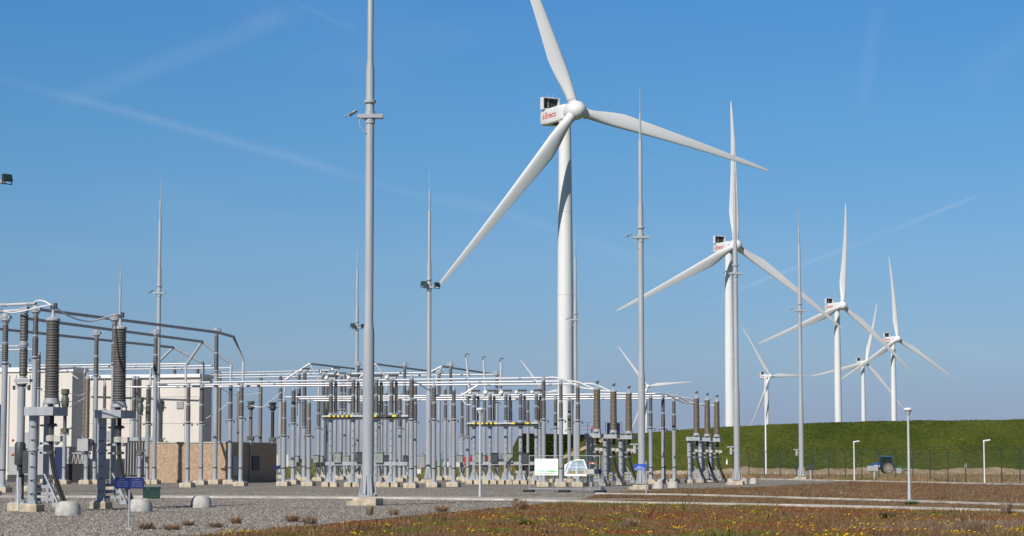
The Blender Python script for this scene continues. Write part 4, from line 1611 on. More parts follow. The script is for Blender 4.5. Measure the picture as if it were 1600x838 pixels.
for k in range(5):
    x = -0.9 + 0.36 * k
    m.bar((x, 0.1, 1.5), (x + 0.15, 0.1, 2.3), 0.05, 0.05)
    m.bar((x + 0.15, 0.1, 2.3), (x + 0.3, 0.1, 1.5), 0.05, 0.05)
m.bar((-1.0, 0.1, 2.35), (1.0, 0.1, 2.35), 0.08, 0.08)
m.build('zigzag_brace', KERB, tr, smooth=False)
c3 = at_D(92, 720, 172)
tr = thing('blue_cabinet', 'dark blue switch cabinet just right of the big left termination column', 'cabinet', (c3.x, c3.y, 0), RZ)
m = MB()
m.box((0, 0.3, 1.55), (0.75, 0.6, 2.5))
m.build('body', NAVY, tr, smooth=False)
m = MB()
m.box((0, 0.3, 0.15), (0.9, 0.7, 0.3))
m.build('base', CONC, tr, smooth=False)

# ------------------------------------------------------------------ yard furniture
for (px, yb, w, lab) in ((102, 806, 0.84, 'pale concrete dome at the foot of the big left termination'), (216, 800, 0.84, 'pale concrete dome behind the blue signboard post'),
                         (312, 794, 0.80, 'pale concrete dome alone on the gravel near the green box'), (1029, 764, 0.72, 'white dome just right of the mast with the blue sign'),
                         (1052, 763, 0.74, 'white dome before the last slim post'), (1163, 757, 0.62, 'white dome tight right of the mast before the second turbine'),
                         (1178, 756.5, 0.62, 'white dome furthest right, standing clear on the gravel'), (1143, 757.5, 0.62, 'white dome tight left of the mast before the second turbine')):
    p = gnd(px, yb)
    m = MB()
    s = w / 2
    prof = [(s * 0.98, -0.1), (s, 0.0), (s * 0.98, 0.16), (s * 0.93, 0.27), (s * 0.84, 0.36), (s * 0.7, 0.42), (s * 0.5, 0.455), (s * 0.02, 0.465)]
    m.lathe((0, 0, 0), prof, 28)
    o = m.build('concrete_dome', GCONC if px < 500 else KERB, ang=60)
    o.location = (p.x, p.y + s, 0)
    tag(o, lab, 'concrete dome', 'low concrete domes on the gravel')

p = gnd(235, 780)
bx = thing('storage_box', 'dark green lidded box on the gravel before the pebble wall', 'box', (p.x, p.y + 0.3, 0), RZ + 0.2)
m = MB()
m.box((0, 0, 0.24), (0.7, 0.5, 0.46))
m.build('body', GREENBOX, bx, smooth=False)
m = MB()
m.box((0, 0, 0.51), (0.76, 0.56, 0.09), bev=0.03)
m.box((-0.08, -0.27, 0.42), (0.1, 0.04, 0.1), m=1)
m.build('lid', [GREENBOX, DARK], bx, smooth=False)


def text_rows(mb, o, ax, n, w, rows, seed, h=0.018, m=1):
    rng = random.Random(seed)
    for (z, frac) in rows:
        tot = w * frac
        x = -tot / 2
        while x < tot / 2:
            l = rng.choice((0.012, 0.018, 0.024))
            if rng.random() > 0.22:
                c = Vector(o) + Vector(ax) * (x + l / 2) + Vector((0, 0, z))
                mb.bar(c - Vector(ax) * (l * 0.42), c + Vector(ax) * (l * 0.42), 0.004, h, m)
            x += l


# twin blue signboards on one post
p = gnd(201.5, 829)
sg = thing('blue_sign', 'pair of blue signboards in a V on one post at the gravel edge, lower left', 'sign', (p.x, p.y, 0), 0)
m = MB()
m.lathe((0, 0, 0), [(0.026, -0.1), (0.026, 1.36)], 10)
m.box((0, 0, 0.03), (0.16, 0.16, 0.05))
for s in (-1, 1):
    m.lathe((s * 0.055, -0.05, 0.05), [(0.012, 0), (0.012, 0.07)], 6)
m.build('post', STEEL, sg)
for s, ang, lab in ((-1, R(12), 'left blue board'), (1, R(-16), 'right blue board')):
    b = MB()
    w = 0.385
    ax = Vector((math.cos(ang), math.sin(ang), 0))
    nr = Vector((math.sin(ang), -math.cos(ang), 0))
    cc = Vector((0.015, -0.035, 1.19)) + ax * (s * (w / 2 + 0.004))
    b.prism([(-w / 2, -0.14), (w / 2, -0.14), (w / 2, 0.14), (-w / 2, 0.14)], cc, ax, (0, 0, 1), nr, 0.012)
    text_rows(b, cc + nr * 0.014, ax, nr, w, ((0.085, 0.35), (0.035, 0.62), (0.0, 0.7), (-0.04, 0.66), (-0.085, 0.78)), 5 + s)
    b.build('sign_board', [BLUE, mat('sign_lettering', (0.10, 0.13, 0.30), 0.5, 0.05)], sg, smooth=False)
# blue sign by the mast
p = gnd(1010, 771)
sg = thing('blue_sign', 'single bright blue sign on a pale post before the mast right of the terminations', 'sign', (p.x, p.y, 0), 0)
m = MB()
m.lathe((0, 0, 0), [(0.05, -0.1), (0.05, 1.72)], 10)
m.build('post', STEEL, sg)
b = MB()
b.box((-0.34, -0.07, 1.4), (0.66, 0.02, 0.34))
text_rows(b, (-0.36, -0.083, 1.4), (1, 0, 0), None, 0.66, ((0.05, 0.3), (-0.015, 0.6), (-0.1, 0.85)), 9, 0.045)
b.build('sign_board', [LBLUE, WHITE], sg, smooth=False)
b = MB()
b.box((0.08, 0, 1.35), (0.12, 0.16, 0.3))
b.build('lamp_box', DARK, sg, smooth=False)
p = gnd(433, 757)
sg = thing('blue_sign', 'small dark blue sign at the right end of the pebble wall', 'sign', (p.x, p.y, 0), 0)
m = MB()
m.lathe((0, 0, 0), [(0.03, -0.1), (0.03, 1.35)], 8)
m.build('post', STEEL, sg)
m = MB()
m.box((-0.02, -0.05, 1.25), (0.5, 0.03, 0.24))
m.build('sign_board', BLUE, sg, smooth=False)


def small_lamp(px, yb, ytop, label, kind='dome', w=0.055):
    p = gnd(px, yb)
    D = p.y
    zt = zat(px, ytop, D)
    t = thing('lamp_post', label, 'lamp post', (p.x, p.y, 0), 0, 'slim white lamp posts')
    m = MB()
    m.lathe((0, 0, 0), [(w * 1.25, -0.1), (w * 1.25, 0.3), (w, 0.5), (w * 0.8, zt - 0.2)], 12)
    m.build('pole', WHITE if kind != 'dome' else ALU, t)
    m = MB()
    if kind == 'dome':
        m.lathe((0, 0, zt - 0.32), [(0.07, 0), (0.09, 0.06), (0.15, 0.2)], 16, 0)
        m.lathe((0, 0, zt - 0.12), [(0.18, 0), (0.19, 0.04), (0.15, 0.1), (0.02, 0.12)], 18, 1)
    else:
        m.bar((-0.02, 0, zt - 0.14), (0.46, 0, zt - 0.07), 0.2, 0.1)
        m.lathe((0, 0, zt - 0.3), [(0.07, 0), (0.07, 0.2)], 10)
        m.m = [1] * len(m.m)
    m.build('lamp_head', [ALU, WHITE], t, ang=40)
    return t


small_lamp(750, 776.5, 637, 'slim lamp post by the path, left of the banner fence')
small_lamp(1421, 783, 637, 'slim lamp post in the brown weeds at the right, nearest one', w=0.06)
small_lamp(1335, 751.5, 688, 'side arm lamp post left of the tractor', 'arm')
small_lamp(1538.5, 756.5, 686, 'side arm lamp post furthest right by the fence', 'arm')
small_lamp(719, 740, 690, 'tiny far lamp post between the substation posts', 'dome', 0.07)
p = gnd(1197, 744.5)
pl = thing('flag_pole', 'bare slender white pole beyond the fence, before the small far turbine', 'pole', (p.x, p.y, 0), 0)
m = MB()
zt = zat(1197, 592, p.y)
m.lathe((0, 0, 0), [(0.12, 0), (0.12, 0.5), (0.10, 0.6), (0.08, zt)], 12)
m.build('shaft', WHITE, pl)
m = MB()
m.ball((0, 0, zt + 0.05), 0.1, 10)
m.build('finial', WHITE, pl)

# info boards near the fence
for px, yb, w, z, h, mm, lab in ((1366, 752, 0.95, 0.85, 0.42, PANELG, 'low grey board on a thin leg in front of the tractor'), (1266.5, 750.5, 0.42, 0.95, 0.5, CABD, 'dark little box on a pale leg right of the lone mast')):
    p = gnd(px, yb)
    t = thing('info_board', lab, 'board', (p.x, p.y, 0), 0)
    m = MB()
    m.box((0, 0, 0.5), (0.12, 0.1, 1.1))
    m.build('leg', GCONC, t, smooth=False)
    m = MB()
    m.box((-0.15 if px > 1300 else 0, -0.08, z + 0.25), (w, 0.08, h))
    m.build('panel', mm, t, smooth=False)

# temporary fence with banners
pf0, pf1 = gnd(826.5, 769.5), gnd(938, 770.5)
hz = zat(826, 711.5, pf0.y)
tf = thing('temporary_fence', 'mobile mesh fence panel on black feet, carrying two banners', 'fence', pf0, math.atan2(pf1.y - pf0.y, pf1.x - pf0.x))
Lf = (pf1 - pf0).length
for nm, a, b in (('left', 0.0, Lf),):
    for x in (0.02, Lf - 0.02):
        m = MB()
        m.lathe((x, 0, 0), [(0.028, 0.05), (0.028, hz)], 10)
        m.build('upright', STEEL, tf)
    m = MB()
    for z in (hz - 0.03, 0.2):
        m.tube([(0, 0, z), (Lf, 0, z)], 0.02, 8)
    m.build('rail', STEEL, tf)
m = MB()
k = 0
x = 0.08
while x < Lf:
    m.bar((x, 0, 0.2), (x, 0, hz - 0.03), 0.003, 0.003)
    x += 0.09
for z in np.arange(0.35, hz - 0.1, 0.2):
    m.bar((0, 0, z), (Lf, 0, z), 0.003, 0.003)
m.build('wire_mesh', STEEL, tf, smooth=False)
for x in (0.0, Lf * 0.5, Lf):
    m = MB()
    m.box((x, 0, 0.07), (0.66, 0.24, 0.14), bev=0.03)
    m.build('foot', BLACK, tf, smooth=False)
for x, w in ((Lf * 0.36, 0.014), (Lf * 0.6, 0.014), (Lf * 0.76, 0.014)):
    m = MB()
    m.lathe((x, 0.03, 0), [(w, 0.1), (w, 0.95)], 8)
    m.build('strut', DARK, tf)
# second panel, turned away at the right
pf2 = gnd(941, 770)
pf3 = gnd(957, 760)
t2 = thing('temporary_fence', 'mobile fence panel seen edge on right of the banner panel', 'fence', pf2, math.atan2(pf3.y - pf2.y, pf3.x - pf2.x))
L2 = min(3.5, (pf3 - pf2).length)
for x in (0.0, L2):
    m = MB()
    m.lathe((x, 0, 0), [(0.03, 0.05), (0.03, hz)], 10)
    m.build('upright', STEEL, t2)
m = MB()
for z in (hz - 0.03, 1.0, 0.2):
    m.tube([(0, 0, z), (L2, 0, z)], 0.02, 8)
m.build('rail', STEEL, t2)
m = MB()
m.box((0, 0, 0.07), (0.3, 0.5, 0.14), bev=0.03)
m.build('foot', BLACK, t2, smooth=False)
m = MB()
m.box((0.1, -0.05, 0.15), (0.3, 0.2, 0.3))
m.build('ballast', WHITE, t2, smooth=False)


def fx(px):
    return (px - 826.5) / (938 - 826.5) * Lf


def fz(py):
    return zat(870, py, (pf0.y + pf1.y) / 2)


FM = Matrix.Translation(pf0) @ Matrix.Rotation(math.atan2(pf1.y - pf0.y, pf1.x - pf0.x), 4, 'Z')


def place(t):
    t.matrix_basis = FM
    return t


SKYB = mat('print_pale_blue', (0.45, 0.66, 0.74), 0.6, 0.15, 3)
GRN = mat('print_green', (0.18, 0.55, 0.20), 0.6, 0.25, 3)
AQUA = mat('print_aqua', (0.62, 0.82, 0.78), 0.6, 0.15, 3)
BAN = mat('banner_white', (0.84, 0.85, 0.85), 0.6, 0.02, 2)
PGREY = mat('print_grey_blue', (0.30, 0.40, 0.49), 0.5, 0.3, 7)
OCHRE = mat('print_ochre', (0.34, 0.24, 0.10), 0.6, 0.2, 6)
bn = place(thing('banner', 'white banner with a blue and green wave along its lower edge, on the mobile fence', 'banner'))
x0, x1, z0, z1 = fx(836.5), fx(873.5), fz(743), fz(717)
m = MB()
m.box(((x0 + x1) / 2, -0.05, (z0 + z1) / 2), (x1 - x0, 0.012, z1 - z0))
m.build('sheet', BAN, bn, smooth=False)


def wave(xa, xb, zl, amp, th, ph, n=26):
    up = [(xa + (xb - xa) * i / n, zl + amp * math.sin(ph + i * 0.55) + th * math.sin(math.pi * i / n)) for i in range(n + 1)]
    dn = [(xa + (xb - xa) * i / n, zl + amp * math.sin(ph + i * 0.55) - th * 0.6 * math.sin(math.pi * i / n) - 0.005) for i in range(n, -1, -1)]
    return up + dn


w_ = x1 - x0
for (xa, xb, zl, amp, th, ph, mm, d) in ((x0 + 0.03, x1 - 0.03, z0 + 0.22, 0.015, 0.05, 0.4, AQUA, 0.0), (x0 + 0.04, x0 + w_ * 0.6, z0 + 0.25, 0.015, 0.035, 1.0, SKYB, 0.003),
                                         (x0 + w_ * 0.5, x1 - 0.03, z0 + 0.225, 0.015, 0.045, 2.2, GRN, 0.006), (x0 + 0.05, x1 - 0.05, z0 + 0.1, 0.0, 0.012, 0, GRN, 0.009)):
    m = MB()
    m.prism(wave(xa, xb, zl, amp, th, ph), (0, -0.0585 - d, 0), (1, 0, 0), (0, 0, 1), (0, -1, 0), 0.002)
    m.build('printed_wave', mm, bn, smooth=False)
bn = place(thing('banner', 'arched picture banner showing a pale blue glazed hall, on the mobile fence', 'banner'))
x0, x1, z0, z1 = fx(883.5), fx(920), fz(744), fz(717.5)
w_, h_ = x1 - x0, z1 - z0
m = MB()
m.prism([(0, 0), (w_, 0), (w_, 0.3 * h_), (w_ * 0.93, 0.62 * h_), (w_ * 0.84, 0.97 * h_), (w_ * 0.55, h_), (w_ * 0.28, 0.88 * h_), (0.0, 0.66 * h_)], (x0, -0.05, z0), (1, 0, 0), (0, 0, 1), (0, -1, 0), 0.012)
m.build('sheet', BAN, bn, smooth=False)
m = MB()
for poly in ([(0.09, 0.13), (0.485, 0.13), (0.485, 0.52), (0.19, 0.52)], [(0.51, 0.13), (0.95, 0.13), (0.89, 0.52), (0.51, 0.52)],
             [(0.21, 0.55), (0.485, 0.55), (0.485, 0.88), (0.34, 0.86)], [(0.51, 0.55), (0.88, 0.55), (0.80, 0.91), (0.51, 0.91)], [(0.02, 0.2), (0.06, 0.2), (0.22, 0.78), (0.10, 0.68)]):
    m.prism([(a * w_, b * h_) for a, b in poly], (x0, -0.0625, z0), (1, 0, 0), (0, 0, 1), (0, -1, 0), 0.003)
m.build('printed_glazing', PGREY, bn, smooth=False)
m = MB()
for a, b in ((0.2, 0.46), (0.58, 0.88)):
    m.prism([(a * w_, 0.14 * h_), (b * w_, 0.14 * h_), (b * w_, 0.3 * h_), (a * w_, 0.3 * h_)], (x0, -0.066, z0), (1, 0, 0), (0, 0, 1), (0, -1, 0), 0.003)
m.prism([(0.3 * w_, 0.84 * h_), (0.75 * w_, 0.88 * h_), (0.74 * w_, 0.93 * h_), (0.36 * w_, 0.88 * h_)], (x0, -0.066, z0), (1, 0, 0), (0, 0, 1), (0, -1, 0), 0.003)
m.build('printed_doorway', OCHRE, bn, smooth=False)
gb = place(thing('grey_box', 'pale grey box hung at the right end of the mobile fence', 'box'))
x0, x1, z0, z1 = fx(918), fx(934), fz(741), fz(733)
m = MB()
m.box(((x0 + x1) / 2, -0.22, (z0 + z1) / 2), (x1 - x0, 0.3, z1 - z0))
m.build('body', GCONC, gb, smooth=False)
m = MB()
m.box((x1 + 0.13, -0.2, (z0 + z1) / 2), (0.24, 0.26, z1 - z0 - 0.02))
m.build('dark_end', NAVY, gb, smooth=False)
rb = thing('warning_tape', 'short orange and white tape strip behind the picture banner', 'tape', at_D(926, 724, 128), 0)
m = MB()
for k in range(3):
    m.box((-0.13 + 0.13 * k, 0, 0), (0.13, 0.02, 0.08), m=k % 2)
m.build('strip', [mat('tape_red', (0.7, 0.10, 0.05), 0.5, 0.05), WHITE], rb, smooth=False)
m = MB()
b0 = at_D(926, 724, 128).z
for s in (-0.2, 0.2):
    m.box((s, 0.02, -b0 / 2 + 0.05), (0.03, 0.03, b0 + 0.1))
m.build('stake', STEEL, rb, smooth=False)

# ------------------------------------------------------------------ security fence along the dike
fence = thing('security_fence', 'dark security fence with Y shaped post tops before the grassy dike', 'fence', (0, 0, 0), 0)


def fence_point(px):
    yb = np.interp(px, [690, 1000, 1170, 1335, 1460, 1600, 1700], [745.5, 746, 747, 750.0, 752.6, 756, 758.5])
    return gnd(px, yb)


pxs = [1146]
while pxs[-1] < 1640:
    pxs.append(pxs[-1] + np.interp(pxs[-1], [1146, 1600], [24.2, 29.0]))
FP = [fence_point(q) for q in pxs]
FHT = 2.5
first = None
for p in FP:
    if first is None:
        m = MB()
        m.lathe((0, 0, 0), [(0.045, -0.1), (0.045, FHT)], 8)
        m.tube([(0, 0, FHT - 0.05), (-0.34, 0, FHT + 0.36)], 0.026, 6)
        m.tube([(0, 0, FHT - 0.05), (0.34, 0, FHT + 0.36)], 0.026, 6)
        first = m.build('post', FENCE, fence)
        b = first
    else:
        b = first.copy()
        C.objects.link(b)
        b.parent = fence
    b.location = p
for (dx, z) in ((-0.34, 0.36), (-0.17, 0.16), (0.17, 0.16), (0.34, 0.36)):
    m = MB()
    m.tube([p + Vector((dx, 0, FHT + z)) for p in FP], 0.008, 4)
    m.build('barbed_wire', FENCE, fence)
MESHM = bpy.data.materials.new('fence_mesh')
MESHM.use_nodes = True
nt = MESHM.node_tree
tr_ = nt.nodes.new('ShaderNodeBsdfTransparent')
mxs = nt.nodes.new('ShaderNodeMixShader')
mxs.inputs[0].default_value = 0.16
nt.nodes['Principled BSDF'].inputs['Base Color'].default_value = (0.05, 0.065, 0.06, 1)
nt.links.new(tr_.outputs[0], mxs.inputs[1])
nt.links.new(nt.nodes['Principled BSDF'].outputs[0], mxs.inputs[2])
nt.links.new(mxs.outputs[0], nt.nodes['Material Output'].inputs['Surface'])
m = MB()
n = len(FP)
m.add([(p.x, p.y, 0.02) for p in FP] + [(p.x, p.y, FHT) for p in FP], [(i, i + 1, n + i + 1, n + i) for i in range(n - 1)])
m.build('wire_mesh', MESHM, fence, smooth=False)
# the same fence seen far off between the posts at the left
fb_ = thing('security_fence', 'far stretch of Y topped fence seen between the substation posts', 'fence', (0, 0, 0), 0)
P2 = [gnd(q, 741 - 0.004 * (q - 540)) for q in range(520, 800, 24)]
m = MB()
m.lathe((0, 0, 0), [(0.05, -0.1), (0.05, FHT)], 8)
m.tube([(0, 0, FHT - 0.05), (-0.34, 0, FHT + 0.36)], 0.03, 6)
m.tube([(0, 0, FHT - 0.05), (0.34, 0, FHT + 0.36)], 0.03, 6)
b = m.build('post', FENCE, fb_)
b.location = P2[0]
for p in P2[1:]:
    c = b.copy()
    C.objects.link(c)
    c.parent = fb_
    c.location = p
m = MB()
n = len(P2)
m.add([(p.x, p.y, 0.02) for p in P2] + [(p.x, p.y, FHT) for p in P2], [(i, i + 1, n + i + 1, n + i) for i in range(n - 1)])
m.build('wire_mesh', MESHM, fb_, smooth=False)

# ------------------------------------------------------------------ tractor, mower, people
D = 272.0
p = at_D(1384.5, 740, D)
tz = 0.12
trc = thing('tractor', 'blue farm tractor with dusty wheels driving left behind the fence', 'tractor', (p.x, p.y, tz), 0)
K = 0.86
BERM_Y = 284.0


def wheel(x, y, r, w):
    m = MB()
    m.lathe((0, 0, 0), [(r * 0.55, -w / 2), (r * 0.93, -w / 2), (r, -w * 0.3), (r, w * 0.3), (r * 0.93, w / 2), (r * 0.55, w / 2)], 26)
    for k in range(18):
        a = 2 * math.pi * k / 18
        m.box((math.cos(a) * r * 0.99, math.sin(a) * r * 0.99, 0), (0.07, 0.07, w * 0.9), rz=a)
    m.v = [(q[0] + x, y + q[2], q[1] + r) for q in m.v]
    m.f = [tuple(reversed(q)) for q in m.f]
    wo_ = m.build('wheel', TYRE, trc, ang=35)
    m = MB()
    m.lathe((0, 0, 0), [(r * 0.56, -w * 0.4), (r * 0.56, -w * 0.52), (r * 0.3, -w * 0.42), (r * 0.16, -w * 0.56), (0.02, -w * 0.56)], 20)
    m.v = [(q[0] + x, y + q[2], q[1] + r) for q in m.v]
    m.f = [tuple(reversed(q)) for q in m.f]
    m.build('rim', RIM, wo_, ang=35)
    m = MB()
    m.lathe((0, 0, 0), [(r * 0.12, -w * 0.57), (r * 0.12, -w * 0.62)], 12)
    m.v = [(q[0] + x, y + q[2], q[1] + r) for q in m.v]
    m.build('axle_cap', DARK, wo_)


for y in (-0.85, 0.85):
    wheel(0.15, y, 0.78 * K, 0.42)
    wheel(-1.45, y * 0.92, 0.52 * K, 0.32)
m = MB()
hood = [(-1.75, 0.75), (-1.8, 1.1), (-1.62, 1.3), (-0.75, 1.45), (-0.7, 0.75)]
m.prism(hood, (0, -0.36, 0), (1, 0, 0), (0, 0, 1), (0, 1, 0), 0.72)
m.build('hood', TBLUE, trc, smooth=False)
m = MB()
m.box((-0.8, 0, 0.72), (1.8, 0.5, 0.42))
m.box((0.3, 0, 0.8), (1.0, 0.9, 0.5))
m.box((-1.15, -0.375, 0.98), (0.7, 0.03, 0.2), m=1)
m.build('chassis', [DARK, WHITE], trc, smooth=False)
m = MB()
cabp = [(-0.85, 0.95), (-0.72, 1.35), (-0.55, 2.08), (0.62, 2.08), (0.72, 1.3), (0.6, 0.95)]
for y in (-0.62, 0.56):
    for (x0_, z0_), (x1_, z1_) in zip(cabp, cabp[1:] + cabp[:1]):
        m.bar((x0_, y + 0.03, z0_), (x1_, y + 0.03, z1_), 0.07, 0.07)
m.bar((0.05, -0.59, 1.0), (0.0, -0.59, 2.08), 0.06, 0.06)
m.build('cab_frame', NAVY, trc, smooth=False)
m = MB()
m.prism([(-0.8, 1.0), (-0.5, 2.04), (0.58, 2.04), (0.66, 1.0)], (0, -0.56, 0), (1, 0, 0), (0, 0, 1), (0, 1, 0), 0.012)
m.prism([(-0.8, 1.0), (-0.5, 2.04), (0.58, 2.04), (0.66, 1.0)], (0, 0.55, 0), (1, 0, 0), (0, 0, 1), (0, 1, 0), 0.012)
GL = bpy.data.materials.new('tinted_glass')
GL.use_nodes = True
nt = GL.node_tree
tr_ = nt.nodes.new('ShaderNodeBsdfTransparent')
tr_.inputs[0].default_value = (0.55, 0.72, 0.68, 1)
mxs = nt.nodes.new('ShaderNodeMixShader')
mxs.inputs[0].default_value = 0.35
nt.nodes['Principled BSDF'].inputs['Base Color'].default_value = (0.02, 0.05, 0.05, 1)
nt.nodes['Principled BSDF'].inputs['Roughness'].default_value = 0.08
nt.links.new(tr_.outputs[0], mxs.inputs[1])
nt.links.new(nt.nodes['Principled BSDF'].outputs[0], mxs.inputs[2])
nt.links.new(mxs.outputs[0], nt.nodes['Material Output'].inputs['Surface'])
m.build('cab_window', GL, trc, smooth=False)
m = MB()
m.box((0.02, 0, 2.16), (1.5, 1.36, 0.14), bev=0.05)
m.build('cab_roof', mat('roof_blue', (0.06, 0.11, 0.2), 0.4, 0.1), trc, smooth=False)
m = MB()
for y in (-0.85, 0.85):
    pts = [(0.15 + 0.78 * math.cos(a), 0.68 + 0.78 * math.sin(a)) for a in np.linspace(R(15), R(165), 12)]
    for q0, q1 in zip(pts, pts[1:]):
        m.bar((q0[0], y, q0[1]), (q1[0], y, q1[1]), 0.5, 0.05)
m.build('mudguard', DARK, trc, smooth=False)
m = MB()
m.lathe((-1.05, -0.42, 1.3), [(0.05, 0), (0.05, 0.75), (0.04, 0.8)], 10)
m.build('exhaust', DARK, trc)
m = MB()
m.box((0.25, 0, 1.0), (0.5, 0.5, 0.12))
m.box((0.48, 0, 1.3), (0.12, 0.5, 0.6))
m.build('seat', CABD, trc, smooth=False)


def skin_body(name, joints, edges, radii, m, root=0, sub=1):
    me = bpy.data.meshes.new(name)
    me.from_pydata([Vector(j) for j in joints], edges, [])
    me.materials.append(m)
    o = bpy.data.objects.new(name, me)
    C.objects.link(o)
    me.update()
    sk = o.modifiers.new('skin', 'SKIN')
    lay = me.skin_vertices[0] if me.skin_vertices else None
    if lay is None:
        bpy.context.view_layer.objects.active = o
        try:
            me.attributes.new('skin', 'FLOAT2', 'POINT')
        except Exception:
            pass
    else:
        for i, r in enumerate(radii):
            lay.data[i].radius = (r, r)
            lay.data[i].use_root = i == root
    ss = o.modifiers.new('sub', 'SUBSURF')
    ss.levels = sub
    ss.render_levels = sub
    return o


def clothes_mat(name, stops):
    m = bpy.data.materials.new(name)
    m.use_nodes = True
    nt = m.node_tree
    b = nt.nodes['Principled BSDF']
    b.inputs['Roughness'].default_value = 0.8
    tc = nt.nodes.new('ShaderNodeTexCoord')
    sp = nt.nodes.new('ShaderNodeSeparateXYZ')
    nt.links.new(tc.outputs['Object'], sp.inputs[0])
    dv = nt.nodes.new('ShaderNodeMath')
    dv.operation = 'DIVIDE'
    dv.inputs[1].default_value = 2.0
    nt.links.new(sp.outputs['Z'], dv.inputs[0])
    r = nt.nodes.new('ShaderNodeValToRGB')
    r.color_ramp.interpolation = 'CONSTANT'
    for i, (z, c) in enumerate(stops):
        e = r.color_ramp.elements[i] if i < 2 else r.color_ramp.elements.new(z / 2)
        e.position = z / 2
        e.color = tuple(c) + (1,)
    nt.links.new(dv.outputs[0], r.inputs['Fac'])
    nt.links.new(r.outputs[0], b.inputs['Base Color'])
    return m


def loft_person(name, label, joints, m, loc, rz):
    """one continuous body: tapered limbs merged by a voxel remesh"""
    mb = MB()
    for chain in joints:
        pts = [c[:3] for c in chain]
        rs = [c[3] for c in chain]
        # densify
        P, Rr = [], []
        for i in range(len(pts) - 1):
            for k in range(4):
                s = k / 4
                P.append(Vector(pts[i]).lerp(Vector(pts[i + 1]), s))
                Rr.append(rs[i] + (rs[i + 1] - rs[i]) * s)
        P.append(Vector(pts[-1]))
        Rr.append(rs[-1])
        mb.tube(P, Rr, 12)
        mb.ball(P[0], Rr[0], 12)
        mb.ball(P[-1], Rr[-1], 12)
    o = mb.build(name, m)
    rm = o.modifiers.new('remesh', 'REMESH')
    rm.mode = 'VOXEL'
    rm.voxel_size = 0.022
    rm.use_smooth_shade = True
    o.location = loc
    o.rotation_euler = (0, 0, rz)
    return tag(o, label, 'person')


fig = [[(0, 0, 0.95, 0.16), (0, 0, 1.15, 0.15), (0, 0, 1.38, 0.17), (0, 0, 1.47, 0.07), (0, 0, 1.55, 0.06)],
       [(0, -0.01, 1.60, 0.085), (0, 0.0, 1.68, 0.095), (0, 0, 1.72, 0.08)], [(0, -0.1, 1.63, 0.02), (0, -0.105, 1.61, 0.02)]]
for s in (-1, 1):
    fig.append([(s * 0.09, 0, 0.95, 0.11), (s * 0.11, -0.02, 0.52, 0.075), (s * 0.12, 0.02, 0.1, 0.05)])
    fig.append([(s * 0.12, 0.03, 0.05, 0.05), (s * 0.13, -0.16, 0.04, 0.04)])
    fig.append([(s * 0.17, 0, 1.42, 0.07), (s * 0.25, 0.02, 1.15, 0.05), (s * 0.24, -0.1, 0.92, 0.04)])
    for k in range(4):
        fig.append([(s * 0.24 - 0.02 + 0.018 * k, -0.12, 0.9, 0.012), (s * 0.24 - 0.02 + 0.018 * k, -0.15, 0.84 - 0.01 * (k % 2), 0.012)])
    fig.append([(s * 0.22, -0.13, 0.9, 0.013), (s * 0.2, -0.17, 0.87, 0.012)])
hv = clothes_mat('hi_vis_clothes', [(0.0, (0.03, 0.03, 0.04)), (0.86, (0.80, 0.12, 0.03)), (1.5, (0.5, 0.3, 0.22)), (1.66, (0.8, 0.25, 0.05))])
Dp = 500
pp = at_D(924.5, 677, Dp)
loft_person('person', 'small standing person in orange jacket by the railing near the big turbine tower', fig, hv, (pp.x, pp.y, 0), R(20))
WORKZ = zat(924.5, 677.2, Dp)
bpy.data.objects['person'].location.z = WORKZ

dr = [[(0.12, 0, 1.1, 0.15), (0.14, 0, 1.3, 0.15), (0.12, 0, 1.5, 0.16), (0.1, 0, 1.6, 0.06), (0.08, 0, 1.68, 0.06)], [(0.06, 0, 1.74, 0.09), (0.06, 0, 1.82, 0.1), (0.07, 0, 1.86, 0.085)],
      [(-0.04, 0, 1.77, 0.02), (-0.045, 0, 1.75, 0.02)]]
for s in (-1, 1):
    dr.append([(0.1, s * 0.09, 1.12, 0.1), (-0.3, s * 0.1, 1.13, 0.07), (-0.38, s * 0.1, 0.85, 0.05)])
    dr.append([(0.12, s * 0.19, 1.5, 0.065), (0.0, s * 0.24, 1.3, 0.05), (-0.3, s * 0.15, 1.3, 0.038)])
    for k in range(4):
        dr.append([(-0.32, s * 0.15 - 0.03 + 0.02 * k, 1.31, 0.012), (-0.37, s * 0.15 - 0.03 + 0.02 * k, 1.28, 0.012)])
    dr.append([(-0.31, s * 0.12, 1.32, 0.013), (-0.36, s * 0.1, 1.33, 0.012)])
dm = clothes_mat('driver_clothes', [(0.0, (0.05, 0.05, 0.08)), (1.18, (0.45, 0.10, 0.16)), (1.62, (0.58, 0.36, 0.28)), (1.84, (0.08, 0.05, 0.03))])
loft_person('person', 'driver in a reddish shirt sitting in the tractor cab', dr, dm, (p.x, p.y, tz), 0)

pm = at_D(1406, 740, D)
mw = thing('mower', 'green mounted mower with a grey side box hitched behind the tractor', 'mower', (pm.x, pm.y, 0), 0)
m = MB()
m.box((-0.25, 0, 0.95), (2.0, 1.3, 0.12))
m.box((-0.4, 0, 0.8), (1.4, 1.2, 0.25))
m.build('deck', mat('mower_green', (0.03, 0.16, 0.06), 0.5, 0.15), mw, smooth=False)
m = MB()
m.box((-0.35, -0.7, 0.55), (0.85, 0.14, 0.6))
m.build('side_box', PANELG, mw, smooth=False)
m = MB()
m.bar((-0.9, 0, 0.55), (-1.6, 0, 0.6), 0.1, 0.1)
m.bar((0.5, 0, 0.55), (1.2, 0, 0.5), 0.1, 0.12)
m.build('drawbar', DARK, mw, smooth=False)
m = MB()
m.lathe((0, 0, 0), [(0.28, -0.1), (0.28, 0.1)], 16)
m.v = [(0.3 + q[0], -0.55 + q[2], 0.28 + q[1]) for q in m.v]
m.build('wheel', TYRE, mw)

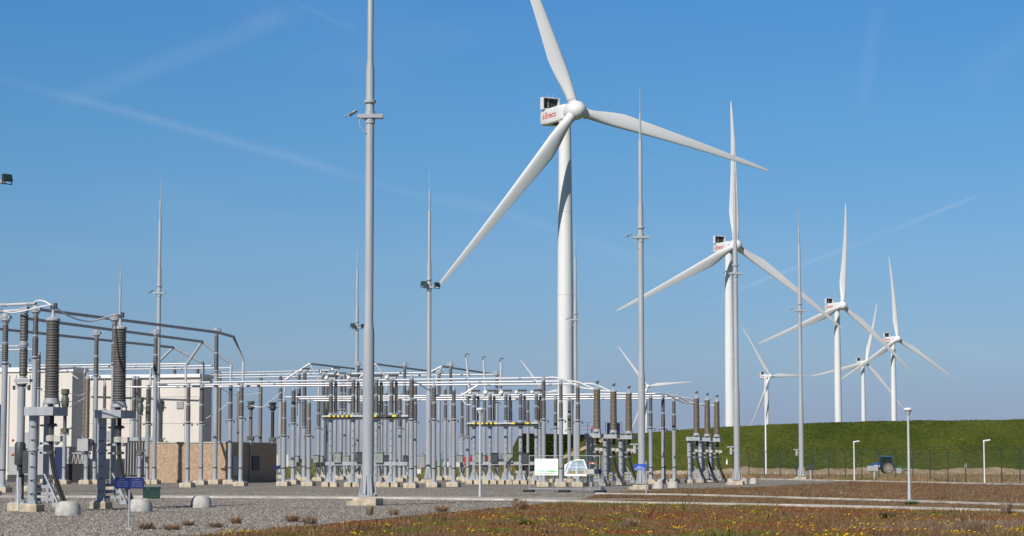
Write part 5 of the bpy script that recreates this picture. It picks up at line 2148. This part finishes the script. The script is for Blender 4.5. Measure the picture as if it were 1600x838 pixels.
# railing and dark screens at the turbine foot
rl = thing('site_railing', 'dark railing on the plateau by the big turbine tower foot', 'railing', (0, 0, 0), 0)
m = MB()
zr = WORKZ
rp = [at_D(x, 677, 505) for x in (905, 918, 932, 946, 960, 972)]
for q in rp:
    m.lathe((q.x, q.y, 0), [(0.05, zr - 1.5), (0.05, zr + 2.6)], 6)
for z in (0.9, 1.7, 2.5):
    for a, b in zip(rp, rp[1:]):
        m.bar((a.x, a.y, zr + z), (b.x, b.y, zr + z), 0.05, 0.05)
m.build('rails', NAVY, rl, smooth=False)
for px in (952, 965):
    m = MB()
    q = at_D(px, 677, 507)
    m.box((q.x, q.y, zr + 1.0), (1.2, 0.1, 2.9), rz=0.5)
    m.build('screen', NAVY, rl, smooth=False)

# small white markers on the dike, pale pipe markers
for px, py, lab in ((1509, 731, 'small white marker post on the dike right of the tractor'), (1136, 726, 'small white marker post on the dike foot behind the far trio')):
    q = on_dike(px, py) or gnd(px, 741)
    t = thing('marker_post', lab, 'marker', (q.x, q.y, q.z), 0)
    m = MB()
    m.lathe((0, 0, 0), [(0.16, -0.2), (0.15, 0.35), (0.1, 0.6)], 10)
    m.build('body', WHITE, t)
    m = MB()
    m.lathe((0, 0, 0.6), [(0.11, 0), (0.1, 0.1), (0.02, 0.16)], 10)
    m.build('cap', KERB, t)

# ------------------------------------------------------------------ far left horizon
for px, D, w, h, mm, lab, nm in ((437, 640, 5.5, 3.6, PANEL, 'tiny pale shed on the horizon right of the pebble wall', 'far_shed'), (450, 700, 8, 1.9, PANELG, 'long low grey shed on the horizon right of the pebble wall', 'far_shed'),
                                 (540, 420, 1.0, 1.8, WHITE, 'white cabinet far off just left of the tallest mast', 'far_shed'), (655, 600, 6.5, 3.0, PANELG, 'grey far shed left of the floodlight mast foot', 'far_shed'),
                                 (698, 640, 3.6, 2.2, mat('teal_paint', (0.05, 0.28, 0.26), 0.5, 0.1), 'small teal container on the horizon', 'far_container'), (712, 620, 7, 1.5, WHITE, 'white low container on the horizon behind the short lamp', 'far_container'),
                                 (806, 520, 5.0, 1.5, mat('rust_red', (0.30, 0.12, 0.07), 0.7, 0.2), 'rust brown container before the turf wall', 'far_container'), (653, 262, 0.75, 0.9, WHITE, 'white meter box in the grass left of the floodlight mast', 'far_shed')):
    q = gnd(px, 742)
    x = (px - 800) / F * D
    t = thing(nm, lab, 'shed' if nm == 'far_shed' else 'container', (x, D, 0), 0.1)
    m = MB()
    m.box((0, 0, h / 2), (w, 3 if w > 2 else w, h))
    m.build('wall', mm, t, smooth=False)
    m = MB()
    m.box((0, 0, h + 0.06), (w + 0.2, (3 if w > 2 else w) + 0.2, 0.12))
    m.build('roof', PANELG if mm is not WHITE else KERB, t, smooth=False)
# red truck far off
x = (740 - 800) / F * 500
t = thing('truck', 'red and white truck far off behind the second disconnector', 'truck', (x, 500, 0), 0)
m = MB()
m.box((-1.3, 0, 1.7), (1.6, 2.2, 1.9), bev=0.15)
m.build('cab', mat('truck_red', (0.6, 0.04, 0.04), 0.4, 0.08), t, smooth=False)
m = MB()
m.box((1.7, 0, 1.8), (4.0, 2.3, 2.1))
m.build('load_box', MATS['truck_red'], t, smooth=False)
m = MB()
m.box((0.5, 0, 0.7), (6.0, 1.0, 0.25))
m.build('chassis', DARK, t, smooth=False)
for xx in (-1.4, 1.2, 2.6):
    m = MB()
    m.lathe((0, 0, 0), [(0.5, -1.1), (0.5, 1.1)], 14)
    m.v = [(xx + q[0], q[2], 0.5 + q[1]) for q in m.v]
    m.build('wheel', TYRE, t)


# ------------------------------------------------------------------ vegetation and rubble
def blades(name, P, hgt, wid, mats, mi, seed, spread=0.5, per=4):
    """P: (n,3) clump positions; every clump is a few lean blades"""
    rng = np.random.default_rng(seed)
    n = len(P)
    N = n * per
    base = np.repeat(P, per, 0) + np.c_[rng.normal(0, 1, (N, 2)) * np.repeat(hgt, per)[:, None] * spread, np.zeros(N)]
    h = np.repeat(hgt, per) * rng.uniform(0.55, 1.2, N)
    w = np.repeat(wid, per) * rng.uniform(0.6, 1.4, N)
    az = rng.uniform(0, 2 * np.pi, N)
    lean = rng.uniform(0.1, 0.9, N)
    la = rng.uniform(0, 2 * np.pi, N)
    dx, dy = np.cos(az) * w / 2, np.sin(az) * w / 2
    v = np.zeros((N, 3, 3))
    v[:, 0] = base - np.c_[dx, dy, np.full(N, 0.01)]
    v[:, 1] = base + np.c_[dx, dy, np.full(N, -0.01)]
    v[:, 2] = base + np.c_[np.cos(la) * lean * h, np.sin(la) * lean * h, h]
    me = bpy.data.meshes.new(name)
    me.vertices.add(N * 3)
    me.vertices.foreach_set('co', v.reshape(-1))
    me.loops.add(N * 3)
    me.loops.foreach_set('vertex_index', np.arange(N * 3, dtype=np.int32))
    me.polygons.add(N)
    me.polygons.foreach_set('loop_start', np.arange(0, N * 3, 3, dtype=np.int32))
    me.polygons.foreach_set('material_index', np.repeat(mi, per).astype(np.int32))
    for m in mats:
        me.materials.append(m)
    me.update(calc_edges=True)
    me.validate()
    o = bpy.data.objects.new(name, me)
    C.objects.link(o)
    return o


def leafm(name, col, var=0.3):
    m = bpy.data.materials.new(name)
    m.use_nodes = True
    nt = m.node_tree
    b = nt.nodes['Principled BSDF']
    b.inputs['Roughness'].default_value = 0.8
    b.inputs['Specular IOR Level'].default_value = 0.15
    g = nt.nodes.new('ShaderNodeNewGeometry')
    r = nt.nodes.new('ShaderNodeValToRGB')
    r.color_ramp.elements[0].color = tuple(c * (1 - var) for c in col) + (1,)
    r.color_ramp.elements[1].color = tuple(c * (1 + var) for c in col) + (1,)
    nt.links.new(g.outputs['Random Per Island'], r.inputs['Fac'])
    nt.links.new(r.outputs[0], b.inputs['Base Color'])
    return m


LM = [leafm('rust_weed', (0.235, 0.085, 0.033)), leafm('brown_weed', (0.205, 0.125, 0.062), 0.4), leafm('straw_weed', (0.36, 0.26, 0.15)), leafm('green_weed', (0.145, 0.15, 0.035)), leafm('mauve_weed', (0.23, 0.165, 0.122), 0.45), leafm('dark_weed', (0.125, 0.085, 0.055), 0.5)]


def vnoise(x, y, s, seed):
    rng = np.random.default_rng(seed)
    out = np.zeros_like(x)
    for k in range(7):
        a = rng.uniform(0, 2 * np.pi)
        f = s * rng.uniform(0.5, 2.2)
        out += np.sin((x * np.cos(a) + y * np.sin(a)) * f + rng.uniform(0, 6.28) + 1.5 * np.sin((x * np.sin(a) - y * np.cos(a)) * f * 0.7 + k))
    return out / 7


def inside(poly, x, y):
    r = np.zeros(len(x), bool)
    j = len(poly) - 1
    for i in range(len(poly)):
        xi, yi = poly[i][0], poly[i][1]
        xj, yj = poly[j][0], poly[j][1]
        c = ((yi > y) != (yj > y)) & (x < (xj - xi) * (y - yi) / (yj - yi + 1e-12) + xi)
        r ^= c
        j = i
    return r


def proj_y(x, y):
    """image row of a ground point"""
    d = y * CS - CAMZ * SN
    u = -y * SN - CAMZ * CS
    return 800 + F * x / d, 419 - F * u / d


rng = np.random.default_rng(4)


def sample(n, poly, y0, y1, x0, x1, pw):
    u = rng.uniform(0, 1, n)
    y = (y0 ** (1 - pw) + u * (y1 ** (1 - pw) - y0 ** (1 - pw))) ** (1 / (1 - pw))
    x = rng.uniform(x0, x1, n) * y
    k = inside(poly, x, y)
    return x[k], y[k]


def off_strips(x, y):
    px, py = proj_y(x, y)
    k1 = np.interp(px, [0, 300, 600, 800, 950, 1250, 1450, 1700], [778, 778.6, 780.2, 783, 787, 792.5, 797.5, 805])
    k2 = np.interp(px, [930, 1060, 1250, 1420, 1600, 1720], [772.8, 774.5, 780, 785, 791.5, 797])
    s1 = (py < k1 + 0.3) & (py > k1 - 3.6)
    s2 = (py < k2 + 0.2) & (py > k2 - 2.6) & (px > 930)
    return px, py, ~(s1 | s2) | (rng.uniform(0, 1, len(x)) < 0.10), k1, k2


x, y = sample(430000, heath_pts, 48, 185, -0.16, 0.28, 2.3)
px, py, ok, k1, k2 = off_strips(x, y)
x, y, px, py, k1, k2 = x[ok], y[ok], px[ok], py[ok], k1[ok], k2[ok]
fore = py > k1
n1, n2, n3 = vnoise(x, y, 0.55, 1), vnoise(x, y, 1.3, 2), vnoise(x, y, 0.3, 3)
mi = np.full(len(x), 1)
rr = rng.uniform(0, 1, len(x))
mi[fore & (n1 + n2 * 0.6 + rr * 0.5 > 0.20)] = 0
mi[fore & (n2 - n3 * 0.7 + rr * 0.35 > 0.62)] = 3
mi[fore & (n3 + rr * 0.5 > 0.62)] = 4
mi[~fore & (n1 * 0.8 + n3 + rr * 0.6 > 0.25)] = 4
mi[~fore & (n2 + rr * 0.6 > 0.75)] = 2
mi[~fore & (n1 - n2 + rr * 0.3 > 0.75)] = 3
mi[rr > 0.95] = 2
h = np.where(fore, 0.055, 0.075) * rng.uniform(0.5, 1.5, len(x)) * (1 + 0.5 * np.clip(n2, -0.6, 1))
h = np.where((mi == 0), h * 0.7, h)
h = np.where(~fore & (py > k2 - 0.5), h * 0.55, h)
n4 = vnoise(x, y, 2.4, 5)
n5 = vnoise(x, y, 5.5, 6)
h = h * (0.55 + 0.9 * np.clip(n4 + n5 + 0.35, 0, 1.4))
mi[~fore & (n4 + n5 * 0.6 + rr * 0.3 > 0.45)] = 1
mi[~fore & (n5 - n4 + rr * 0.2 > 0.75)] = 0
tus = vnoise(x, y, 3.4, 14) + 0.8 * vnoise(x, y, 7.5, 15)
h = np.where(tus > 0.78, h * 2.3, h)
mi[(tus > 0.78) & (rr > 0.35)] = 5
mi[fore & (tus < -0.75)] = 3
tall = rng.uniform(0, 1, len(x)) > 0.99
h = np.where(tall, h * 2.2, h)
o = blades('heath_weeds', np.c_[x, y, np.full(len(x), 0.012)], h, h * 0.13 + 0.009, LM, mi, 7, 1.0)
stuff(o, 'rust brown and mauve low weeds covering the foreground field', 'weeds')

# yellow flowers in patches
x, y = sample(60000, heath_pts, 49, 110, -0.15, 0.26, 2.0)
px, py, ok, k1, k2 = off_strips(x, y)
den = 0.8 * vnoise(x, y, 1.7, 11) + 0.9 * vnoise(x, y, 4.6, 12)
ok &= (py > k1 + 1) & (den + rng.uniform(-0.3, 0.3, len(x)) > 0.66)
x, y = x[ok], y[ok]
sel = rng.permutation(len(x))[:3800]
x, y = x[sel], y[sel]
YF = leafm('yellow_petals', (0.78, 0.52, 0.02), 0.2)
mb = MB()
for a, b in zip(x, y):
    z = rng.uniform(0.07, 0.14)
    s = rng.uniform(0.02, 0.042)
    t0 = rng.uniform(0, 6.28)
    ring = [(a + s * math.cos(t0 + k * 1.257), b + s * math.sin(t0 + k * 1.257), z + s * 0.5 * math.sin(k * 2.1 + t0)) for k in range(5)]
    mb.add(ring + [(a, b, z - 0.02)], [(k, (k + 1) % 5, 5) for k in range(5)] + [(4, 3, 2, 1, 0)])
o = mb.build('yellow_flowers', YF, smooth=False)
stuff(o, 'scattered patches of small yellow flowers in the foreground weeds', 'flowers')

# dry grass along the fence and far green strip behind the yard
vpoly = vp
x, y = sample(60000, vpoly, 185, 300, 0.02, 0.27, 1.5)
h = rng.uniform(0.15, 0.42, len(x)) * (1 + 0.5 * np.clip(vnoise(x, y, 0.3, 21), -0.7, 1))
h = np.where(y < 250, h, h * 0.35)
mi = np.where(rng.uniform(0, 1, len(x)) > 0.4, 2, 1)
mi[vnoise(x, y, 0.25, 22) > 0.3] = 3
o = blades('verge_grass', np.c_[x, y, np.zeros(len(x))], h, h * 0.12, LM, mi, 8, 0.8)
stuff(o, 'tall dry straw coloured grass growing along the security fence', 'grass')
x = rng.uniform(-0.14, 0.06, 24000)
y = rng.uniform(218, 420, 24000)
x = x * y
h = rng.uniform(0.1, 0.35, len(x))
gm = [leafm('far_grass_green', (0.13, 0.15, 0.04)), leafm('far_grass_yellow', (0.28, 0.24, 0.06)), LM[2]]
mi = rng.choice(3, len(x), p=[0.55, 0.3, 0.15])
ok = ~((x > 0.5) & (y > 296))
o = blades('far_meadow', np.c_[x, y, np.zeros(len(x))][ok], h[ok], h[ok] * 0.5, gm, mi[ok], 9, 0.8)
stuff(o, 'yellow green rough meadow behind the substation posts', 'grass')

# grass tufts on the dike
n = 42000
x = rng.uniform(7, 100, n)
y = rng.uniform(TOE, CREST + 4, n)
ok = np.abs(x / y) < 0.27
x, y = x[ok], y[ok]
z = np.array([dike_h(a, b) for a, b in zip(x, y)])
DM = [leafm('dike_olive', (0.125, 0.132, 0.032), 0.35), leafm('dike_green', (0.098, 0.120, 0.022), 0.35), leafm('dike_dark', (0.060, 0.080, 0.013), 0.4), leafm('dike_yellow', (0.26, 0.20, 0.03))]
q_ = 1.3 * vnoise(x, y * 1.6, 0.09, 35) + vnoise(x, y, 0.33, 36) + rng.uniform(-0.28, 0.28, len(x))
mi = np.where(q_ > 0.34, 0, np.where(q_ > -0.22, 1, 2))
fl = (vnoise(x, y, 0.22, 31) + 0.5 * vnoise(x, y, 0.8, 33) > 0.55) & (rng.uniform(0, 1, len(x)) > 0.72)
mi[fl] = 3
pxd = 800 + F * x / y
pyd = 720 - F * (z - CAMZ) / y
spots = (((pxd > 1150) & (pxd < 1195) & (pyd > 702) & (pyd < 720)) | ((pxd > 1380) & (pxd < 1500) & (np.abs(pyd - 704 + (pxd - 1440) * 0.03) < 3.5))) & (rng.uniform(0, 1, len(x)) > 0.62)
mi[spots] = 3
h = rng.uniform(0.06, 0.2, len(x))
o = blades('dike_grass', np.c_[x, y, z - 0.02], h, h * 0.5, DM, mi, 10, 1.0)
stuff(o, 'dense green grass with yellow specks covering the dike slope', 'grass')

# rubble at the dike toe
mb = MB()
STN = mat('rubble_stone', (0.42, 0.34, 0.26), 0.9, 0.3, 2)
for k in range(900):
    pxr = rng.choice([rng.uniform(1000, 1080), rng.uniform(806, 860), rng.uniform(1085, 1600)], p=[0.4, 0.2, 0.4])
    D = rng.uniform(272, 291)
    s = rng.uniform(0.08, 0.32)
    xx = (pxr - 800) / F * D
    zz = 0.35 * rng.uniform(0, 1) * (1 if pxr < 1080 else 0.4)
    a = rng.uniform(0, 3)
    pts = [(xx + s * math.cos(a + q * 1.2566) * rng.uniform(0.7, 1.1), D + s * math.sin(a + q * 1.2566), zz - 0.1) for q in range(5)]
    mb.add(pts + [(xx + rng.uniform(-0.05, 0.05), D, zz + s * 0.8)], [(q, (q + 1) % 5, 5) for q in range(5)])
o = mb.build('rubble', STN, smooth=False)
stuff(o, 'tan rubble and dried clods heaped along the dike foot', 'rubble')

# dry tufts on the gravel edge
LB = [leafm('dry_twig', (0.33, 0.25, 0.18)), leafm('dry_rust', (0.36, 0.23, 0.14)), leafm('tuft_green', (0.08, 0.12, 0.05))]


def tuft(px, yb, w, hh, mi, label, n=320):
    p = gnd(px, yb)
    w, hh = w * 0.85, hh * 0.72
    rg = random.Random(int(px * 7 + yb))
    mb = MB()
    for _ in range(n):
        a = rg.uniform(0, 6.283)
        r0 = w * 0.28 * math.sqrt(rg.random())
        le = rg.uniform(0.2, 1.0) * w * 0.55
        hz_ = hh * rg.uniform(0.15, 1.05)
        b = Vector((r0 * math.cos(a), r0 * math.sin(a), 0))
        e = b + Vector((math.cos(a) * le, math.sin(a) * le, hz_))
        mid = b.lerp(e, 0.55) + Vector((0, 0, hz_ * 0.12))
        s = Vector((-math.sin(a), math.cos(a), 0)) * rg.uniform(0.003, 0.007)
        mb.add([b - s, b + s, mid + s, mid - s, e], [(0, 1, 2, 3), (3, 2, 4)])
    o = mb.build('dry_tuft', LB[mi], smooth=False)
    o.location = (p.x, p.y, 0.01)
    tag(o, label, 'plant', 'dry tufts at the gravel edge')


for a in ((229, 828, 0.6, 0.3, 0, 'sparse pale tuft just right of the blue signboard post'), (268, 829, 0.62, 0.26, 1, 'rusty round tuft on the gravel, second right of the signboards'),
          (294, 822, 0.5, 0.24, 0, 'small grey tuft on the gravel, third right of the signboards'), (338, 825, 0.55, 0.24, 0, 'brown tuft at the start of the yard kerb'),
          (369, 819, 0.45, 0.3, 1, 'upright brown tuft halfway along the yard kerb'), (457, 816, 0.6, 0.32, 1, 'rust brown tuft left of the tallest mast, on the kerb'),
          (484, 820, 0.62, 0.4, 0, 'bushy brown tuft at the kerb below the tallest mast'), (578, 806, 0.3, 0.5, 0, 'thin weed growing by the foundation of the tallest mast'),
          (616, 806, 0.45, 0.35, 0, 'small tuft on the kerb right of the tallest mast'), (690, 800, 0.7, 0.35, 1, 'wide rusty tuft where the kerb nears the path'),
          (812, 799, 0.7, 0.75, 1, 'tall dark brown tuft by the path in front of the banner fence'), (985, 826, 0.5, 0.4, 0, 'dark brown tuft in the foreground weeds, centre right'),
          (1387, 811, 0.7, 0.3, 2, 'dark green bush in the foreground weeds at the right'), (1424, 790, 0.9, 0.3, 2, 'green clump at the foot of the nearest right lamp'),
          (822, 822, 0.6, 0.25, 2, 'green clump in the foreground weeds below the banner fence'), (1572, 806, 0.5, 0.7, 0, 'tall dead stalks near the right picture edge')):
    tuft(*a)

# small loose stones on the gravel, each a few centimetres
n = 42000
x, y = sample(n, gravel_pts, 50, 125, -0.24, 0.06, 2.0)
s = rng.uniform(0.012, 0.042, len(x))
v = np.zeros((len(x), 5, 3))
a0 = rng.uniform(0, 6.28, len(x))
for k in range(4):
    v[:, k] = np.c_[x + s * np.cos(a0 + k * 1.571), y + s * np.sin(a0 + k * 1.571), np.full(len(x), 0.004)]
v[:, 4] = np.c_[x, y, 0.008 + s * rng.uniform(0.6, 1.1, len(x))]
N = len(x)
me = bpy.data.meshes.new('loose_gravel')
me.vertices.add(N * 5)
me.vertices.foreach_set('co', v.reshape(-1))
idx = (np.arange(N)[:, None] * 5 + np.array([0, 1, 4, 1, 2, 4, 2, 3, 4, 3, 0, 4])[None]).astype(np.int32).reshape(-1)
me.loops.add(len(idx))
me.loops.foreach_set('vertex_index', idx)
me.polygons.add(N * 4)
me.polygons.foreach_set('loop_start', np.arange(0, N * 12, 3, dtype=np.int32))
me.materials.append(leafm('stone_grey', (0.27, 0.245, 0.22), 0.7))
me.update(calc_edges=True)
me.validate()
o = bpy.data.objects.new('loose_gravel', me)
C.objects.link(o)
stuff(o, 'grey brown loose gravel stones covering the yard', 'gravel')

# far tree line and low land on the horizon
mb = MB()
rg = random.Random(3)
TRL = leafm('far_trees', (0.07, 0.085, 0.055), 0.3)
for k in range(2600):
    pxr = rg.uniform(-200, 1700)
    D = rg.uniform(1900, 2300)
    xx = (pxr - 800) / F * D
    hh = rg.uniform(1.0, 4.6) * (0.6 + 0.4 * math.sin(pxr * 0.035) * math.sin(pxr * 0.011))
    s = rg.uniform(2.0, 5)
    pts = [(xx + s * math.cos(q * 1.257 + k), D + s * math.sin(q * 1.257 + k), 0) for q in range(5)]
    pt2 = [(xx + s * 0.7 * math.cos(q * 1.257 + k), D + s * 0.7 * math.sin(q * 1.257 + k), hh * rg.uniform(0.6, 1)) for q in range(5)]
    mb.add(pts + pt2 + [(xx, D, hh)], [(q, (q + 1) % 5, 5 + (q + 1) % 5, 5 + q) for q in range(5)] + [(5 + q, 5 + (q + 1) % 5, 10) for q in range(5)])
o = mb.build('far_treeline', TRL, smooth=False)
stuff(o, 'low hazy line of trees along the flat horizon', 'trees')
